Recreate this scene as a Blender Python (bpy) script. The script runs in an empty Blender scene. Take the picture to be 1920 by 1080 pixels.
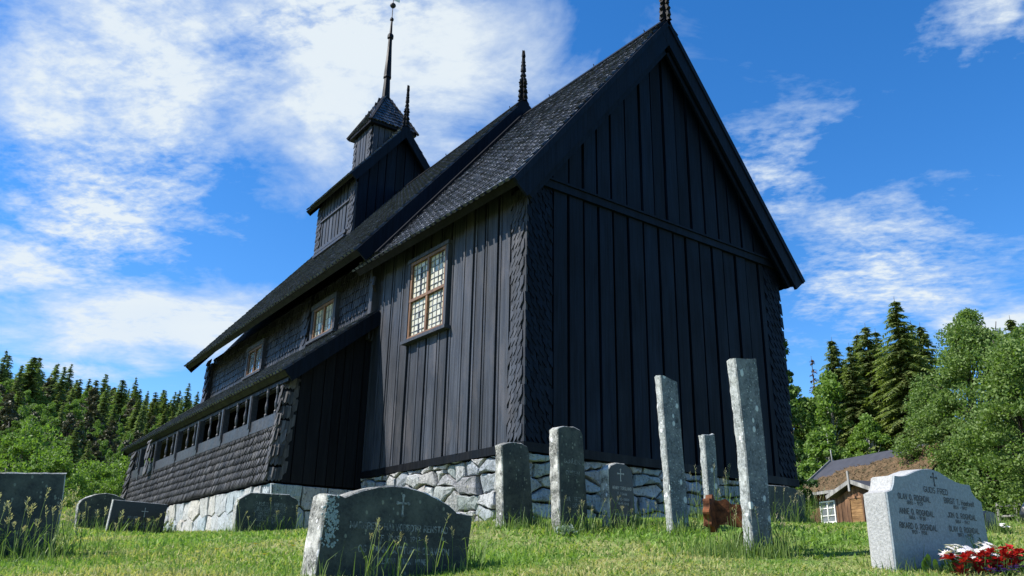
import bpy, math, random
import numpy as np
from mathutils import Vector, Matrix, noise
random.seed(11); rng = np.random.default_rng(5)
PI = math.pi
S = bpy.context.scene
COL = S.collection
rad = math.radians

# ------------------------------------------------------------------ camera
CAM = Vector((-6.0961, -7.9628, -1.5922))
RX, UX, FX = Vector((.80053, -.59899, .01896)), Vector((-.2133, -.25522, .94306)), Vector((.56005, .759, .33207))
cd = bpy.data.cameras.new("camera"); cam = bpy.data.objects.new("camera", cd); COL.objects.link(cam)
m = Matrix((RX, UX, -FX)).transposed().to_4x4(); m.translation = CAM; cam.matrix_world = m
cd.sensor_width = 36; cd.lens = 1576.21/1920*36; cd.clip_start = .05; cd.clip_end = 3000
S.camera = cam

# ------------------------------------------------------------------ world: sky and clouds
SUN_EL, SUN_AZ = rad(47.5), math.atan2(-.90, .435)      # azimuth from +Y towards +X
W = bpy.data.worlds.new("World"); S.world = W; W.use_nodes = True
nt = W.node_tree; nt.nodes.clear()
def wn(t, **k):
    n = nt.nodes.new(t)
    for a, b in k.items(): setattr(n, a, b)
    return n
def wl(a, b): nt.links.new(a, b)
def wmath(op, a, b=None, c=None, clamp=False):
    n = wn('ShaderNodeMath', operation=op, use_clamp=clamp)
    for i, v in enumerate((a, b, c)):
        if v is None: continue
        if isinstance(v, (int, float)): n.inputs[i].default_value = v
        else: wl(v, n.inputs[i])
    return n.outputs[0]
def wvec(op, a, b=None):
    n = wn('ShaderNodeVectorMath', operation=op)
    for i, v in enumerate((a, b)):
        if v is None: continue
        if isinstance(v, (tuple, list)): n.inputs[i].default_value = v
        else: wl(v, n.inputs[i])
    return n.outputs['Value'] if op in ('DOT_PRODUCT', 'LENGTH') else n.outputs[0]
sky = wn('ShaderNodeTexSky', sky_type='NISHITA', sun_disc=False)
sky.sun_elevation = SUN_EL; sky.sun_rotation = SUN_AZ; sky.altitude = 800; sky.air_density = 1.0; sky.dust_density = .3; sky.ozone_density = 3.0
hs = wn('ShaderNodeHueSaturation'); hs.inputs['Saturation'].default_value = 1.33; hs.inputs['Value'].default_value = 1.08; hs.inputs['Hue'].default_value = .505
wl(sky.outputs[0], hs.inputs['Color'])
SKY_STRENGTH = .12
skyc = wvec('SCALE', hs.outputs[0]); skyc.node.inputs['Scale'].default_value = SKY_STRENGTH
tc = wn('ShaderNodeTexCoord'); sep = wn('ShaderNodeSeparateXYZ'); wl(tc.outputs['Generated'], sep.inputs[0])
dz = wmath('ADD', wmath('MAXIMUM', sep.outputs[2], 0.0), .15)
cmb = wn('ShaderNodeCombineXYZ'); wl(wmath('DIVIDE', sep.outputs[0], dz), cmb.inputs[0]); wl(wmath('DIVIDE', sep.outputs[1], dz), cmb.inputs[1])
Pn = cmb.outputs[0]
def wnoise(vec, scale, detail=6, rough=.55, dist=0.0, mp=None):
    if mp:
        q0 = wn('ShaderNodeMapping'); wl(vec, q0.inputs[0]); q0.inputs['Rotation'].default_value = (0, 0, mp[1]); q = wn('ShaderNodeMapping'); wl(q0.outputs[0], q.inputs[0]); q.inputs['Location'].default_value = mp[0]; q.inputs['Scale'].default_value = mp[2]; vec = q.outputs[0]
    n = wn('ShaderNodeTexNoise'); wl(vec, n.inputs['Vector']); n.inputs['Scale'].default_value = scale
    n.inputs['Detail'].default_value = detail; n.inputs['Roughness'].default_value = rough; n.inputs['Distortion'].default_value = dist
    return n.outputs['Fac']
# cloud banks: centre and inverse axes on the cloud layer, weight, wispiness
LOBES = [(.570,1.130, 2.75,-1.33, 2.45,2.6, 1.12, .20), (.200,1.288, 3.6,-.62, 2.1,2.0, 1.04, .36), (.265,1.765, 4.237,-1.020, 1.751,2.241, .84, .75),
         (.168,2.125, 5.618,-.925, 1.857,4.444, 1.0, .35), (.503,2.309, 2.7,-1.05, 2.2,2.9, 1.36, .16), (.369,2.744, 5.180,-1.026, .971,8.534, .9, .3),
         (1.248,.873, 5.853,-3.289, 1.097,4.439, .76, .8), (1.751,.965, 1.705,-3.199, 2.540,.805, .86, .75), (1.161,.419, 9,0, 0,9, .62, .8),
         (.406,1.025, 4.447,-2.156, 7.346,7.942, .62, 1.0), (2.150,.922, 3.067,-4.935, 6.255,3.642, 1.0, .4)]
nA = wnoise(Pn, 3.2, 9, .6, .6)
nB = wnoise(Pn, 11., 7, .6, .25, ((3, 1, 0), .52, (1., 1.15, 1)))
nC = wnoise(Pn, 40., 4, .6, .3, ((1, 7, 0), .95, (.9, 1.35, 1)))
warp = wvec('SCALE', wvec('SUBTRACT', wnoise(Pn, 5, 4, .6).node.outputs['Color'], (.5, .5, .5))); warp.node.inputs['Scale'].default_value = .28
Pw = wvec('ADD', Pn, warp)
tot = None; wis = None
for cx, cy, a, b, c, d, w, wi in LOBES:
    q = wvec('SUBTRACT', Pw, (cx, cy, 0))
    la = wvec('DOT_PRODUCT', q, (a, b, 0)); lb = wvec('DOT_PRODUCT', q, (c, d, 0))
    r2 = wmath('ADD', wmath('MULTIPLY', la, la), wmath('MULTIPLY', lb, lb))
    g = wmath('MULTIPLY', wmath('EXPONENT', wmath('MULTIPLY', r2, -.85)), w)
    gw = wmath('MULTIPLY', g, wi)
    tot = g if tot is None else wmath('MAXIMUM', tot, g)
    wis = gw if wis is None else wmath('MAXIMUM', wis, gw)
fb = wmath('ADD', wmath('MULTIPLY', wmath('SUBTRACT', nA, .5), 1.5), wmath('MULTIPLY', wmath('ADD', wmath('MULTIPLY', wmath('SUBTRACT', nB, .5), 2.6), wmath('MULTIPLY', wmath('SUBTRACT', nC, .5), 1.5)), wis))
dens = wmath('MULTIPLY', wmath('SUBTRACT', wmath('ADD', tot, fb), .33), 1.35, clamp=True)
dens = wmath('MULTIPLY', wmath('SMOOTH_MIN', dens, .97, .1), wmath('MULTIPLY', wmath('ADD', sep.outputs[2], -.0), 14, clamp=True), clamp=True)
cr = wn('ShaderNodeValToRGB'); wl(wmath('ADD', wmath('MULTIPLY', dens, .75), wmath('MULTIPLY', nA, .45)), cr.inputs[0])
e = cr.color_ramp.elements
e[0].position = .2; e[0].color = (.31, .40, .54, 1); e[1].position = .98; e[1].color = (.47, .515, .545, 1)
e2 = cr.color_ramp.elements.new(.6); e2.color = (.39, .46, .545, 1)
mx = wn('ShaderNodeMix', data_type='RGBA'); wl(dens, mx.inputs['Factor']); wl(skyc, mx.inputs[6]); wl(cr.outputs[0], mx.inputs[7])
bg = wn('ShaderNodeBackground'); wl(mx.outputs[2], bg.inputs[0]); bg.inputs[1].default_value = 1.0
out = wn('ShaderNodeOutputWorld'); wl(bg.outputs[0], out.inputs[0])

# ------------------------------------------------------------------ sun
sd = bpy.data.lights.new("sun", 'SUN'); sd.energy = 5.0; sd.angle = rad(.53); sd.color = (1, .955, .88)
so = bpy.data.objects.new("sun", sd); COL.objects.link(so)
SUNV = Vector((math.sin(SUN_AZ)*math.cos(SUN_EL), math.cos(SUN_AZ)*math.cos(SUN_EL), math.sin(SUN_EL)))
so.rotation_euler = SUNV.to_track_quat('Z', 'Y').to_euler(); so.location = (-20, 10, 30)
S.view_settings.view_transform = 'Standard'; S.view_settings.look = 'None'; S.view_settings.exposure = 0.8; S.view_settings.gamma = 1.0
S.render.engine = 'CYCLES'
S.cycles.max_bounces = 6; S.cycles.diffuse_bounces = 3; S.cycles.glossy_bounces = 3; S.cycles.transmission_bounces = 4; S.cycles.transparent_max_bounces = 6
S.cycles.use_denoising = True
S.cycles.caustics_reflective = False; S.cycles.caustics_refractive = False

# ================================================================== helpers
V = Vector
def vec(p): return p if isinstance(p, Vector) else Vector(p)
class MB:
    def __init__(s): s.v = []; s.f = []; s.m = []
    def add(s, pts, faces, mi=0):
        b = len(s.v); s.v.extend([tuple(p) for p in pts])
        for f in faces: s.f.append(tuple(b+i for i in f)); s.m.append(mi)
    def obox(s, O, A, B, N, a, b, c, mi=0, b1b=None, b0b=None):
        """box in frame O + a*A + b*B + c*N; b1b / b0b give the other top / bottom edge height at a[1]."""
        O, A, B, N = vec(O), vec(A), vec(B), vec(N)
        t0, t1 = b[1], b[1] if b1b is None else b1b; l0, l1 = b[0], b[0] if b0b is None else b0b
        P = []
        for n in c: P += [O+A*a[0]+B*l0+N*n, O+A*a[1]+B*l1+N*n, O+A*a[1]+B*t1+N*n, O+A*a[0]+B*t0+N*n]
        s.add(P, [(0, 3, 2, 1), (4, 5, 6, 7), (0, 1, 5, 4), (1, 2, 6, 5), (2, 3, 7, 6), (3, 0, 4, 7)], mi)
    def box(s, x, y, z, mi=0): s.obox((0, 0, 0), (1, 0, 0), (0, 1, 0), (0, 0, 1), x, y, z, mi)
    def prism(s, pts, ext, mi=0, mi_front=None):
        pts = [vec(p) for p in pts]; ext = vec(ext); n = len(pts)
        s.add(pts, [tuple(range(n))], mi if mi_front is None else mi_front)
        s.add([p+ext for p in pts], [tuple(range(n-1, -1, -1))], mi)
        s.add(pts+[p+ext for p in pts], [(i, i+n, (i+1) % n+n, (i+1) % n) for i in range(n)], mi)
    def tube(s, pts, rr, n=8, mi=0, cap=True):
        pts = [vec(p) for p in pts]; rings = []
        for i, p in enumerate(pts):
            d = (pts[min(i+1, len(pts)-1)]-pts[max(i-1, 0)]).normalized()
            a = d.orthogonal().normalized() if abs(d.z) < .9 else V((1, 0, 0)).cross(d).normalized()
            b = d.cross(a); r = rr[i] if isinstance(rr, (list, tuple)) else rr
            rings += [p+(a*math.cos(2*PI*k/n)+b*math.sin(2*PI*k/n))*r for k in range(n)]
        F = []
        for i in range(len(pts)-1):
            for k in range(n): F.append((i*n+k, i*n+(k+1) % n, (i+1)*n+(k+1) % n, (i+1)*n+k))
        if cap: F += [tuple(range(n-1, -1, -1)), tuple(range((len(pts)-1)*n, len(pts)*n))]
        s.add(rings, F, mi)
    def lathe(s, O, prof, n=10, mi=0): s.tube([V(O)+V((0, 0, z)) for r, z in prof], [r for r, z in prof], n, mi)
    def mesh(s, name, mats, smooth=False):
        me = bpy.data.meshes.new(name); me.from_pydata(s.v, [], s.f)
        for mt in (mats if isinstance(mats, (list, tuple)) else [mats]): me.materials.append(mt)
        if any(s.m): me.polygons.foreach_set('material_index', s.m)
        if smooth: me.polygons.foreach_set('use_smooth', [True]*len(s.f))
        me.update(); return me
    def build(s, name, mats, parent=None, smooth=False):
        return link(name, s.mesh(name, mats, smooth), parent)
def link(name, me, parent=None):
    o = bpy.data.objects.new(name, me); COL.objects.link(o)
    if parent is not None: o.parent = parent
    return o
def thing(name, label, cat, loc=(0, 0, 0), rz=0, group=None):
    o = bpy.data.objects.new(name, None); COL.objects.link(o); o.location = loc; o.rotation_euler = (0, 0, rz)
    o.empty_display_size = .2
    return tag(o, label, cat, group)
def tag(o, label, cat, group=None):
    o['label'] = label; o['category'] = cat
    if group: o['group'] = group
    return o
def struct(o, kind='structure'): o['kind'] = kind; return o

# ------------------------------------------------------------------ materials
class N:
    def __init__(s, name):
        s.mat = bpy.data.materials.new(name); s.mat.use_nodes = True; s.t = s.mat.node_tree; s.t.nodes.clear()
        s.o = s.t.nodes.new('ShaderNodeOutputMaterial'); s.b = s.n('ShaderNodeBsdfPrincipled'); s.l(s.b.outputs[0], s.o.inputs[0])
        s.co = s.n('ShaderNodeTexCoord').outputs['Object']; s.geo = s.n('ShaderNodeNewGeometry')
        s.rnd = s.geo.outputs['Random Per Island']
    def n(s, t, **k):
        x = s.t.nodes.new(t)
        for a, b in k.items(): setattr(x, a, b)
        return x
    def l(s, a, b): s.t.links.new(a, b)
    def set(s, sock, v):
        if isinstance(v, (int, float)): sock.default_value = v
        elif isinstance(v, tuple): sock.default_value = v if len(v) == len(sock.default_value) else (*v, 1)
        else: s.l(v, sock)
    def math(s, op, a, b=0, clamp=False):
        x = s.n('ShaderNodeMath', operation=op, use_clamp=clamp); s.set(x.inputs[0], a); s.set(x.inputs[1], b); return x.outputs[0]
    def noise(s, scale, st=(1, 1, 1), detail=5, rough=.55, dist=0, co=None, color=False):
        mp = s.n('ShaderNodeMapping'); s.l(co or s.co, mp.inputs[0]); mp.inputs['Scale'].default_value = st
        x = s.n('ShaderNodeTexNoise'); s.l(mp.outputs[0], x.inputs['Vector']); x.inputs['Scale'].default_value = scale
        x.inputs['Detail'].default_value = detail; x.inputs['Roughness'].default_value = rough; x.inputs['Distortion'].default_value = dist
        return x.outputs['Color' if color else 'Fac']
    def voro(s, scale, st=(1, 1, 1), feature='F1', co=None):
        mp = s.n('ShaderNodeMapping'); s.l(co or s.co, mp.inputs[0]); mp.inputs['Scale'].default_value = st
        x = s.n('ShaderNodeTexVoronoi', feature=feature); s.l(mp.outputs[0], x.inputs['Vector']); x.inputs['Scale'].default_value = scale
        return x
    def ramp(s, fac, stops, const=False):
        x = s.n('ShaderNodeValToRGB'); s.l(fac, x.inputs[0]); el = x.color_ramp.elements
        if const: x.color_ramp.interpolation = 'CONSTANT'
        while len(el) < len(stops): el.new(.5)
        for i, (p, c) in enumerate(stops): el[i].position = p; el[i].color = (*c, 1) if isinstance(c, tuple) else (c, c, c, 1)
        return x.outputs[0]
    def mix(s, f, a, b, blend='MIX'):
        x = s.n('ShaderNodeMix', data_type='RGBA', blend_type=blend); s.set(x.inputs[0], f); s.set(x.inputs[6], a); s.set(x.inputs[7], b); return x.outputs[2]
    def bump(s, h, strength=.3, dist=.01):
        x = s.n('ShaderNodeBump'); s.l(h, x.inputs['Height']); x.inputs['Strength'].default_value = strength; x.inputs['Distance'].default_value = dist
        s.l(x.outputs[0], s.b.inputs['Normal'])
    def fin(s, color, rough=.6, spec=.5, **k):
        s.set(s.b.inputs['Base Color'], color); s.set(s.b.inputs['Roughness'], rough); s.set(s.b.inputs['Specular IOR Level'], spec)
        for a, b in k.items(): s.set(s.b.inputs[a], b)
        return s.mat
def wood(name, dark, light, rough=(.38, .62), grain=(30, 30, 1.4), vary=.5, spec=.5, bump=.35, worn=0.):
    w = N(name)
    g = w.noise(1.0, grain, 6, .6, .4); big = w.noise(1.3, (1, 1, .5), 4)
    c = w.mix(w.ramp(g, [(.35, 0.), (.68, 1.)]), dark, light)
    c = w.mix(1.0, c, w.ramp(big, [(.3, .72), (.7, 1.2)]), 'MULTIPLY')
    if worn:
        c = w.mix(w.math('MULTIPLY', w.ramp(w.noise(2.6, (1.4, 1.4, .5), 7, .7), [(.50, 0.), (.66, 1.)]), worn), c, tuple(x*y for x, y in zip(light, (1.55, 1.25, 1.05))))
        c = w.mix(w.ramp(w.noise(46, (1, 1, .6), 2), [(.70, 0.), (.76, .85)]), c, dark)
    mr = w.n('ShaderNodeMapRange'); w.l(w.rnd, mr.inputs[0]); mr.inputs[3].default_value = 1-vary; mr.inputs[4].default_value = 1+vary
    c = w.mix(1.0, c, mr.outputs[0], 'MULTIPLY')
    r = w.n('ShaderNodeMapRange'); w.l(w.noise(6, (1, 1, .25), 5), r.inputs[0]); r.inputs[1].default_value = .3; r.inputs[2].default_value = .7; r.inputs[3].default_value = rough[0]; r.inputs[4].default_value = rough[1]
    w.bump(w.math('ADD', g, w.math('MULTIPLY', w.noise(60, (1, 1, .3), 3), .4)), bump, .006)
    return w.fin(c, r.outputs[0], spec)
M = {}
M['tar'] = wood('sunlit_weathered_tar_boards', (.012, .015, .022), (.044, .051, .066), grain=(34, 34, 1.1), vary=.35, rough=(.48, .68), spec=.35, bump=.8, worn=.55)  # weathered grey tar, lightened further to put sunlight into the colour
M['tar_shaded'] = wood('shaded_tar_boards', (.0010, .0026, .0062), (.0042, .0084, .0175), vary=.4, rough=(.5, .66), spec=.12)  # same tar darkened and blued: the gable's shade and sky sheen as colour
M['tar_gable'] = M['tar_shaded']
M['tar_black'] = wood('tarred_trim', (.003, .0034, .0046), (.008, .009, .0115), vary=.35, spec=.12)
M['shingle_roof'] = wood('roof_shingle', (.012, .015, .022), (.060, .070, .090), grain=(16, 16, 8), vary=.7, rough=(.30, .5), spec=.5)
M['shingle_glint'] = wood('shingle_gap_glint', (.50, .53, .58), (.78, .80, .84), grain=(20, 20, 6), vary=.35, rough=(.5, .7), spec=.3)  # pale tone paints sunlit glints between the roof shingles
M['shingle_wall'] = wood('wall_shingle', (.028, .027, .029), (.098, .093, .093), grain=(28, 28, 2.2), vary=.65, rough=(.5, .75), spec=.3)
M['shingle_dark'] = wood('tarred_shingle', (.014, .014, .017), (.045, .046, .052), grain=(26, 26, 2), vary=.5, rough=(.4, .6), spec=.3)
M['rail_wood'] = wood('weathered_tar', (.013, .014, .018), (.045, .046, .053), grain=(26, 26, 26), vary=.35)
M['sash'] = wood('brown_sash', (.085, .040, .018), (.20, .105, .048), vary=.2, rough=(.45, .6))
w = N('old_glass'); c = w.mix(w.ramp(w.rnd, [(.12, 0.), (.2, .6), (.9, 1.)]), (.34, .34, .27), (.52, .49, .38))
M['pane'] = w.fin(c, .12, .4, **{'Coat Weight': .2, 'Coat Roughness': .03})
w = N('sky_tinted_glass'); M['pane_sky_tinted'] = w.fin(w.mix(w.rnd, (.10, .16, .2), (.30, .34, .34)), .04, .9, **{'Coat Weight': 1.0, 'Coat Roughness': .02})  # bluish base puts part of the sky reflection into the colour
w = N('lead'); M['lead'] = w.fin((.16, .16, .17), .4, .5, Metallic=.3)
w = N('iron'); M['iron'] = w.fin((.02, .02, .022), .5, .5, Metallic=.6)
w = N('copper_pipe'); M['pipe'] = w.fin(w.mix(w.noise(14), (.010, .010, .011), (.035, .034, .034)), .45)
w = N('rust'); M['rust'] = w.fin(w.mix(w.ramp(w.noise(18, detail=8), [(.35, 0.), (.65, 1.)]), (.035, .014, .007), (.17, .062, .024)), .85, .2); w.bump(w.noise(40), .5, .01)
w = N('white_paint'); M['white'] = w.fin(w.mix(w.noise(9), (.62, .61, .57), (.82, .81, .78)), .5)
def masonry(name, stops, streak):
    w = N(name); c = w.ramp(w.rnd, stops)
    g = w.noise(2.2, streak, 7, .65, .5); sp = w.noise(35, (1, 1, 1), 4)
    c = w.mix(1.0, c, w.ramp(g, [(.3, .42), (.45, .9), (.72, 1.25)]), 'MULTIPLY')
    c = w.mix(w.ramp(w.noise(3.2, detail=8, rough=.7), [(.60, 0.), (.68, .75)]), c, (.33, .32, .24))
    c = w.mix(w.ramp(sp, [(.56, 0.), (.68, .8)]), c, (.06, .06, .06))
    w.bump(w.math('ADD', g, w.math('MULTIPLY', sp, .5)), .8, .03)
    return w.fin(c, .85, .25)
M['rubble'] = masonry('rubble_stone', [(0., (.25, .27, .30)), (.3, (.24, .275, .265)), (.5, (.33, .31, .30)), (.75, (.37, .38, .38)), (1., (.22, .22, .23))], (9, 9, 2.5))
M['ashlar'] = masonry('slate_blocks', [(0., (.32, .37, .39)), (.4, (.41, .43, .44)), (.7, (.45, .42, .36)), (1., (.33, .35, .39))], (14, 14, 1.4))
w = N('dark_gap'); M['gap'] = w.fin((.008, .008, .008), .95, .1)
def granite(name, base, dark, spots, lich=.5, spot_scale=14, rough=.85, face=False, dens=.30):
    w = N(name)
    n = w.noise(55, detail=6, rough=.75); big = w.noise(4, detail=7, rough=.65)
    c = w.mix(w.ramp(n, [(.38, 0.), (.62, 1.)]), dark, base)
    c = w.mix(w.ramp(big, [(.45, 0.), (.62, lich)]), c, spots)
    vo = w.voro(spot_scale, (1, 1, .72)); d = w.math('ADD', vo.outputs['Distance'], w.math('MULTIPLY', w.math('SUBTRACT', w.noise(40), .5), .25))
    sepc = w.n('ShaderNodeSeparateColor'); w.l(vo.outputs['Color'], sepc.inputs[0])
    rsz = w.math('ADD', w.math('MULTIPLY', w.math('POWER', sepc.outputs[1], 2.2), .40), .07)
    on = w.math('MULTIPLY', w.math('LESS_THAN', sepc.outputs[0], dens), w.math('MULTIPLY', w.math('SUBTRACT', rsz, d), 14, True))
    vo2 = w.voro(spot_scale*2.7); s2 = w.n('ShaderNodeSeparateColor'); w.l(vo2.outputs['Color'], s2.inputs[0]); d2 = w.math('ADD', vo2.outputs['Distance'], w.math('MULTIPLY', w.math('SUBTRACT', w.noise(70), .5), .3))
    on2 = w.math('MULTIPLY', w.math('LESS_THAN', s2.outputs[0], dens*.9), w.math('MULTIPLY', w.math('SUBTRACT', w.math('MULTIPLY', s2.outputs[1], .38), d2), 14, True))
    c = w.mix(w.math('MULTIPLY', w.ramp(w.noise(9, detail=7, rough=.7, co=None), [(.60, 0.), (.66, .8)]), 1.0 if dens > .1 else 0.), c, tuple(x*.45 for x in dark))
    c = w.mix(on2, c, spots)
    c = w.mix(on, c, tuple(min(.62, x*1.25) for x in spots))
    w.bump(w.math('ADD', n, w.math('MULTIPLY', on, .5)), .5 if not face else .15, .012)
    return w.fin(c, rough, .3)
M['gran_pale'] = granite('pale_rough_granite', (.46, .46, .43), (.16, .16, .15), (.50, .50, .44), .7, 16, dens=.2)
M['gran_lichen'] = granite('lichen_granite', (.30, .30, .275), (.035, .035, .03), (.58, .57, .52), .9, 24, dens=.38)
M['slab'] = granite('lichen_slab', (.15, .17, .172), (.05, .058, .06), (.40, .43, .40), .30, 19, dens=.36)
M['slab_edge'] = granite('pale_slab_edge', (.38, .40, .39), (.13, .14, .13), (.52, .53, .49), .6, 26, dens=.35)  # cut edges pale with lichen, brightened further to paint sun on the sides
M['face_old'] = granite('old_dark_face', (.036, .046, .040), (.014, .019, .017), (.12, .135, .10), .42, 40, .6, True, .22)
M['face_black'] = granite('polished_black_face', (.018, .024, .024), (.009, .012, .013), (.03, .034, .034), .3, 60, .28, True, .02)
M['face_grey'] = granite('blue_grey_granite', (.24, .28, .30), (.15, .175, .195), (.21, .24, .255), .3, 90, .5, True, .0)
M['gran_white'] = granite('pale_grey_granite', (.40, .40, .39), (.25, .25, .245), (.48, .48, .46), .3, 60, .7, False, .0)
w = N('letter_dark'); M['ltr_dark'] = w.fin((.010, .011, .013), .5)
w = N('letter_grey'); M['ltr_grey'] = w.fin(w.mix(w.ramp(w.noise(30), [(.45, 0.), (.6, 1.)]), (.06, .075, .07), (.23, .26, .24)), .7)
w = N('letter_pale'); M['ltr_pale'] = w.fin((.34, .35, .33), .6)
def leafmat(name, a, b, trans=.35, rough=.55, pos=0.0, c2=None):
    w = N(name); c = w.mix(w.rnd, a, b)
    if c2: c = w.mix(w.ramp(w.noise(pos, detail=3), [(.45, 0.), (.62, 1.)]), c, c2)
    w.set(w.b.inputs['Base Color'], c); w.b.inputs['Roughness'].default_value = rough; w.b.inputs['Specular IOR Level'].default_value = .3
    tr = w.n('ShaderNodeBsdfTranslucent'); w.l(w.mix(1.0, c, (1.1, 1.25, .55), 'MULTIPLY'), tr.inputs[0])
    ms = w.n('ShaderNodeMixShader'); ms.inputs[0].default_value = trans; w.l(w.b.outputs[0], ms.inputs[1]); w.l(tr.outputs[0], ms.inputs[2]); w.l(ms.outputs[0], w.o.inputs[0])
    return w.mat
M['birch'] = leafmat('birch_leaves', (.075, .135, .026), (.16, .24, .055), .4)
M['birch_light'] = leafmat('young_birch_leaves', (.105, .18, .032), (.19, .29, .06), .42)
M['willow'] = leafmat('willow_leaves', (.080, .140, .030), (.19, .27, .075), .42)
M['shade_leaf'] = leafmat('shaded_alder_leaves', (.030, .075, .020), (.075, .135, .035))  # greens darkened to put the shade beside the church into the leaves
M['spruce'] = leafmat('spruce_needles', (.095, .145, .050), (.23, .29, .10), .4)
M['spruce_warm'] = leafmat('young_spruce_needles', (.085, .125, .032), (.23, .27, .085), .36)
M['dead'] = leafmat('dry_needles', (.10, .055, .03), (.18, .10, .06), .1)
M['bark'] = wood('bark', (.030, .024, .020), (.09, .075, .062), grain=(9, 9, 2.5), vary=.1, rough=(.8, .95), spec=.2)
w = N('birch_bark'); M['birch_bark'] = w.fin(w.mix(w.ramp(w.noise(6, (1, 1, 3), 5), [(.45, 0.), (.6, 1.)]), (.42, .41, .38), (.05, .045, .04)), .8)
def grassmat(name, a, b, straw, lo, hi):
    w = N(name)
    P = w.geo.outputs['Position']
    big = w.noise(.55, detail=5, rough=.6, co=P); med = w.noise(3.0, detail=4, co=P)
    f = w.math('ADD', w.math('MULTIPLY', big, .7), w.math('ADD', w.math('MULTIPLY', med, .3), w.math('MULTIPLY', w.math('SUBTRACT', w.rnd, .5), .22)))
    c = w.mix(w.ramp(f, [(lo, 0.), (hi, 1.)]), w.mix(w.rnd, a, b), straw)
    w.set(w.b.inputs['Base Color'], c); w.b.inputs['Roughness'].default_value = .6; w.b.inputs['Specular IOR Level'].default_value = .25
    tr = w.n('ShaderNodeBsdfTranslucent'); w.l(w.mix(1.0, c, (1.15, 1.2, .6), 'MULTIPLY'), tr.inputs[0])
    ms = w.n('ShaderNodeMixShader'); ms.inputs[0].default_value = .42; w.l(w.b.outputs[0], ms.inputs[1]); w.l(tr.outputs[0], ms.inputs[2]); w.l(ms.outputs[0], w.o.inputs[0])
    return w.mat
M['grass'] = grassmat('meadow_grass', (.12, .225, .032), (.25, .385, .085), (.47, .43, .20), .47, .64)
M['tall_grass'] = leafmat('tall_grass_stalks', (.09, .16, .035), (.21, .28, .08), .4)
M['seed'] = leafmat('grass_seed_heads', (.26, .23, .15), (.48, .43, .32), .35)
w = N('ground'); P = w.geo.outputs['Position']
c = w.mix(w.ramp(w.noise(1.1, detail=8, rough=.65, co=P), [(.4, 0.), (.62, 1.)]), (.10, .17, .032), (.26, .25, .10))
c = w.mix(w.ramp(w.noise(12, detail=6, co=P), [(.50, 0.), (.66, .8)]), c, (.045, .05, .018))
w.bump(w.noise(25, detail=6, co=P), .6, .03); M['ground'] = w.fin(c, .9, .15)

# ------------------------------------------------------------------ ground shape
GP = np.array([(.2,-.4,-.93),(2.5,-.3,-.90),(5.3,-.1,-.80),(-.3,1.2,-.93),(-.3,3,-.96),(-1.9,5.5,-.98),(-1.8,9,-.9),(-1.7,13,-.68),
 (-1.29,-1.57,-1.10),(-.64,-2.25,-1.13),(-.5,-2.82,-1.15),(.29,-2.51,-.98),(-.85,-3.96,-1.38),(-.72,-4.88,-1.48),(-3.58,-3.41,-1.60),(-2.3,1.83,-1.10),(-3.4,3.2,-1.11),
 (-3.4,5.3,-1.0),(-5.1,-.83,-1.49),(1.43,-2.5,-.98),(4.0,-3.7,-.88),(2.1,-4.2,-1.07),(-3.4,-4.36,-1.565),(-4.79,-3.14,-1.60),(-1.94,-5.19,-1.535),
 (-6.1,-7.96,-2.75),(-8,-5,-2.3),(-3,-8,-2.5),(-5,-5.3,-1.98),(-2.55,11.7,-.35),(5.4,.05,-.72),(12.2,.05,-.33),(20,6,.3),(10,12,-.2),(-10,6,-1.2),(-9,14,-.6),(0,20,.2),(8,-8,-1.5)])
def tps_k(r2): return np.where(r2 > 1e-12, .5*r2*np.log(np.maximum(r2, 1e-12)), 0)
def _fit():
    n = len(GP); X = GP[:, :2]; d = ((X[:, None]-X[None])**2).sum(-1); K = tps_k(d)+np.eye(n)*.15
    Pm = np.hstack([np.ones((n, 1)), X]); A = np.zeros((n+3, n+3)); A[:n, :n] = K; A[:n, n:] = Pm; A[n:, :n] = Pm.T
    return np.linalg.solve(A, np.concatenate([GP[:, 2], np.zeros(3)]))
TW = _fit()
def gz(x, y):
    x = np.asarray(x, float); y = np.asarray(y, float); sh = x.shape; x = x.ravel(); y = y.ravel(); n = len(GP)
    d = (x[:, None]-GP[None, :, 0])**2+(y[:, None]-GP[None, :, 1])**2
    near = tps_k(d)@TW[:n]+TW[n]+TW[n+1]*x+TW[n+2]*y
    r = np.hypot(x, y); ux, uy = x/np.maximum(r, 1e-6), y/np.maximum(r, 1e-6)
    s = ux*.594+uy*.805; ss = np.clip((s+.25)/.8, 0, 1); ss = ss*ss*(3-2*ss)
    left = np.clip((uy-ux*.6)/.75, 0, 1)
    slope = .085+.075*left
    hr = np.clip(r-52, 0, 165); hill = slope*hr*hr/(hr+18)
    far = ss*(-.6+.047*np.minimum(r, 400)+hill)+(1-ss)*(-2.2-.012*r)
    far += (np.sin(x*.071+1.3)*np.cos(y*.083)*.5)*np.clip((r-30)/40, 0, 1)
    w = np.clip((r-14)/20, 0, 1); w = w*w*(3-2*w)
    z = near*(1-w)+far*w
    return z.reshape(sh)
def gzs(x, y): return float(gz(np.array([x]), np.array([y]))[0])
def axis_pts(lo, hi, d0, d1, far):
    a = list(np.arange(lo, hi, d0)); s = d0; p = hi; b = []
    while p < far: b.append(p); s *= 1.16; p += s
    s = d0; p = lo; c = []
    while p > -far: s *= 1.16; p -= s; c.append(p)
    return np.array(c[::-1]+a+b)
gx, gy = axis_pts(-9, 8, .2, 0, 900), axis_pts(-9, 9, .2, 0, 900)
XX, YY = np.meshgrid(gx, gy); ZZ = np.concatenate([gz(XX[i:i+1], YY[i:i+1]) for i in range(len(gy))])
fine = np.exp(-((XX+1)**2+(YY+1)**2)/400)
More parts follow.
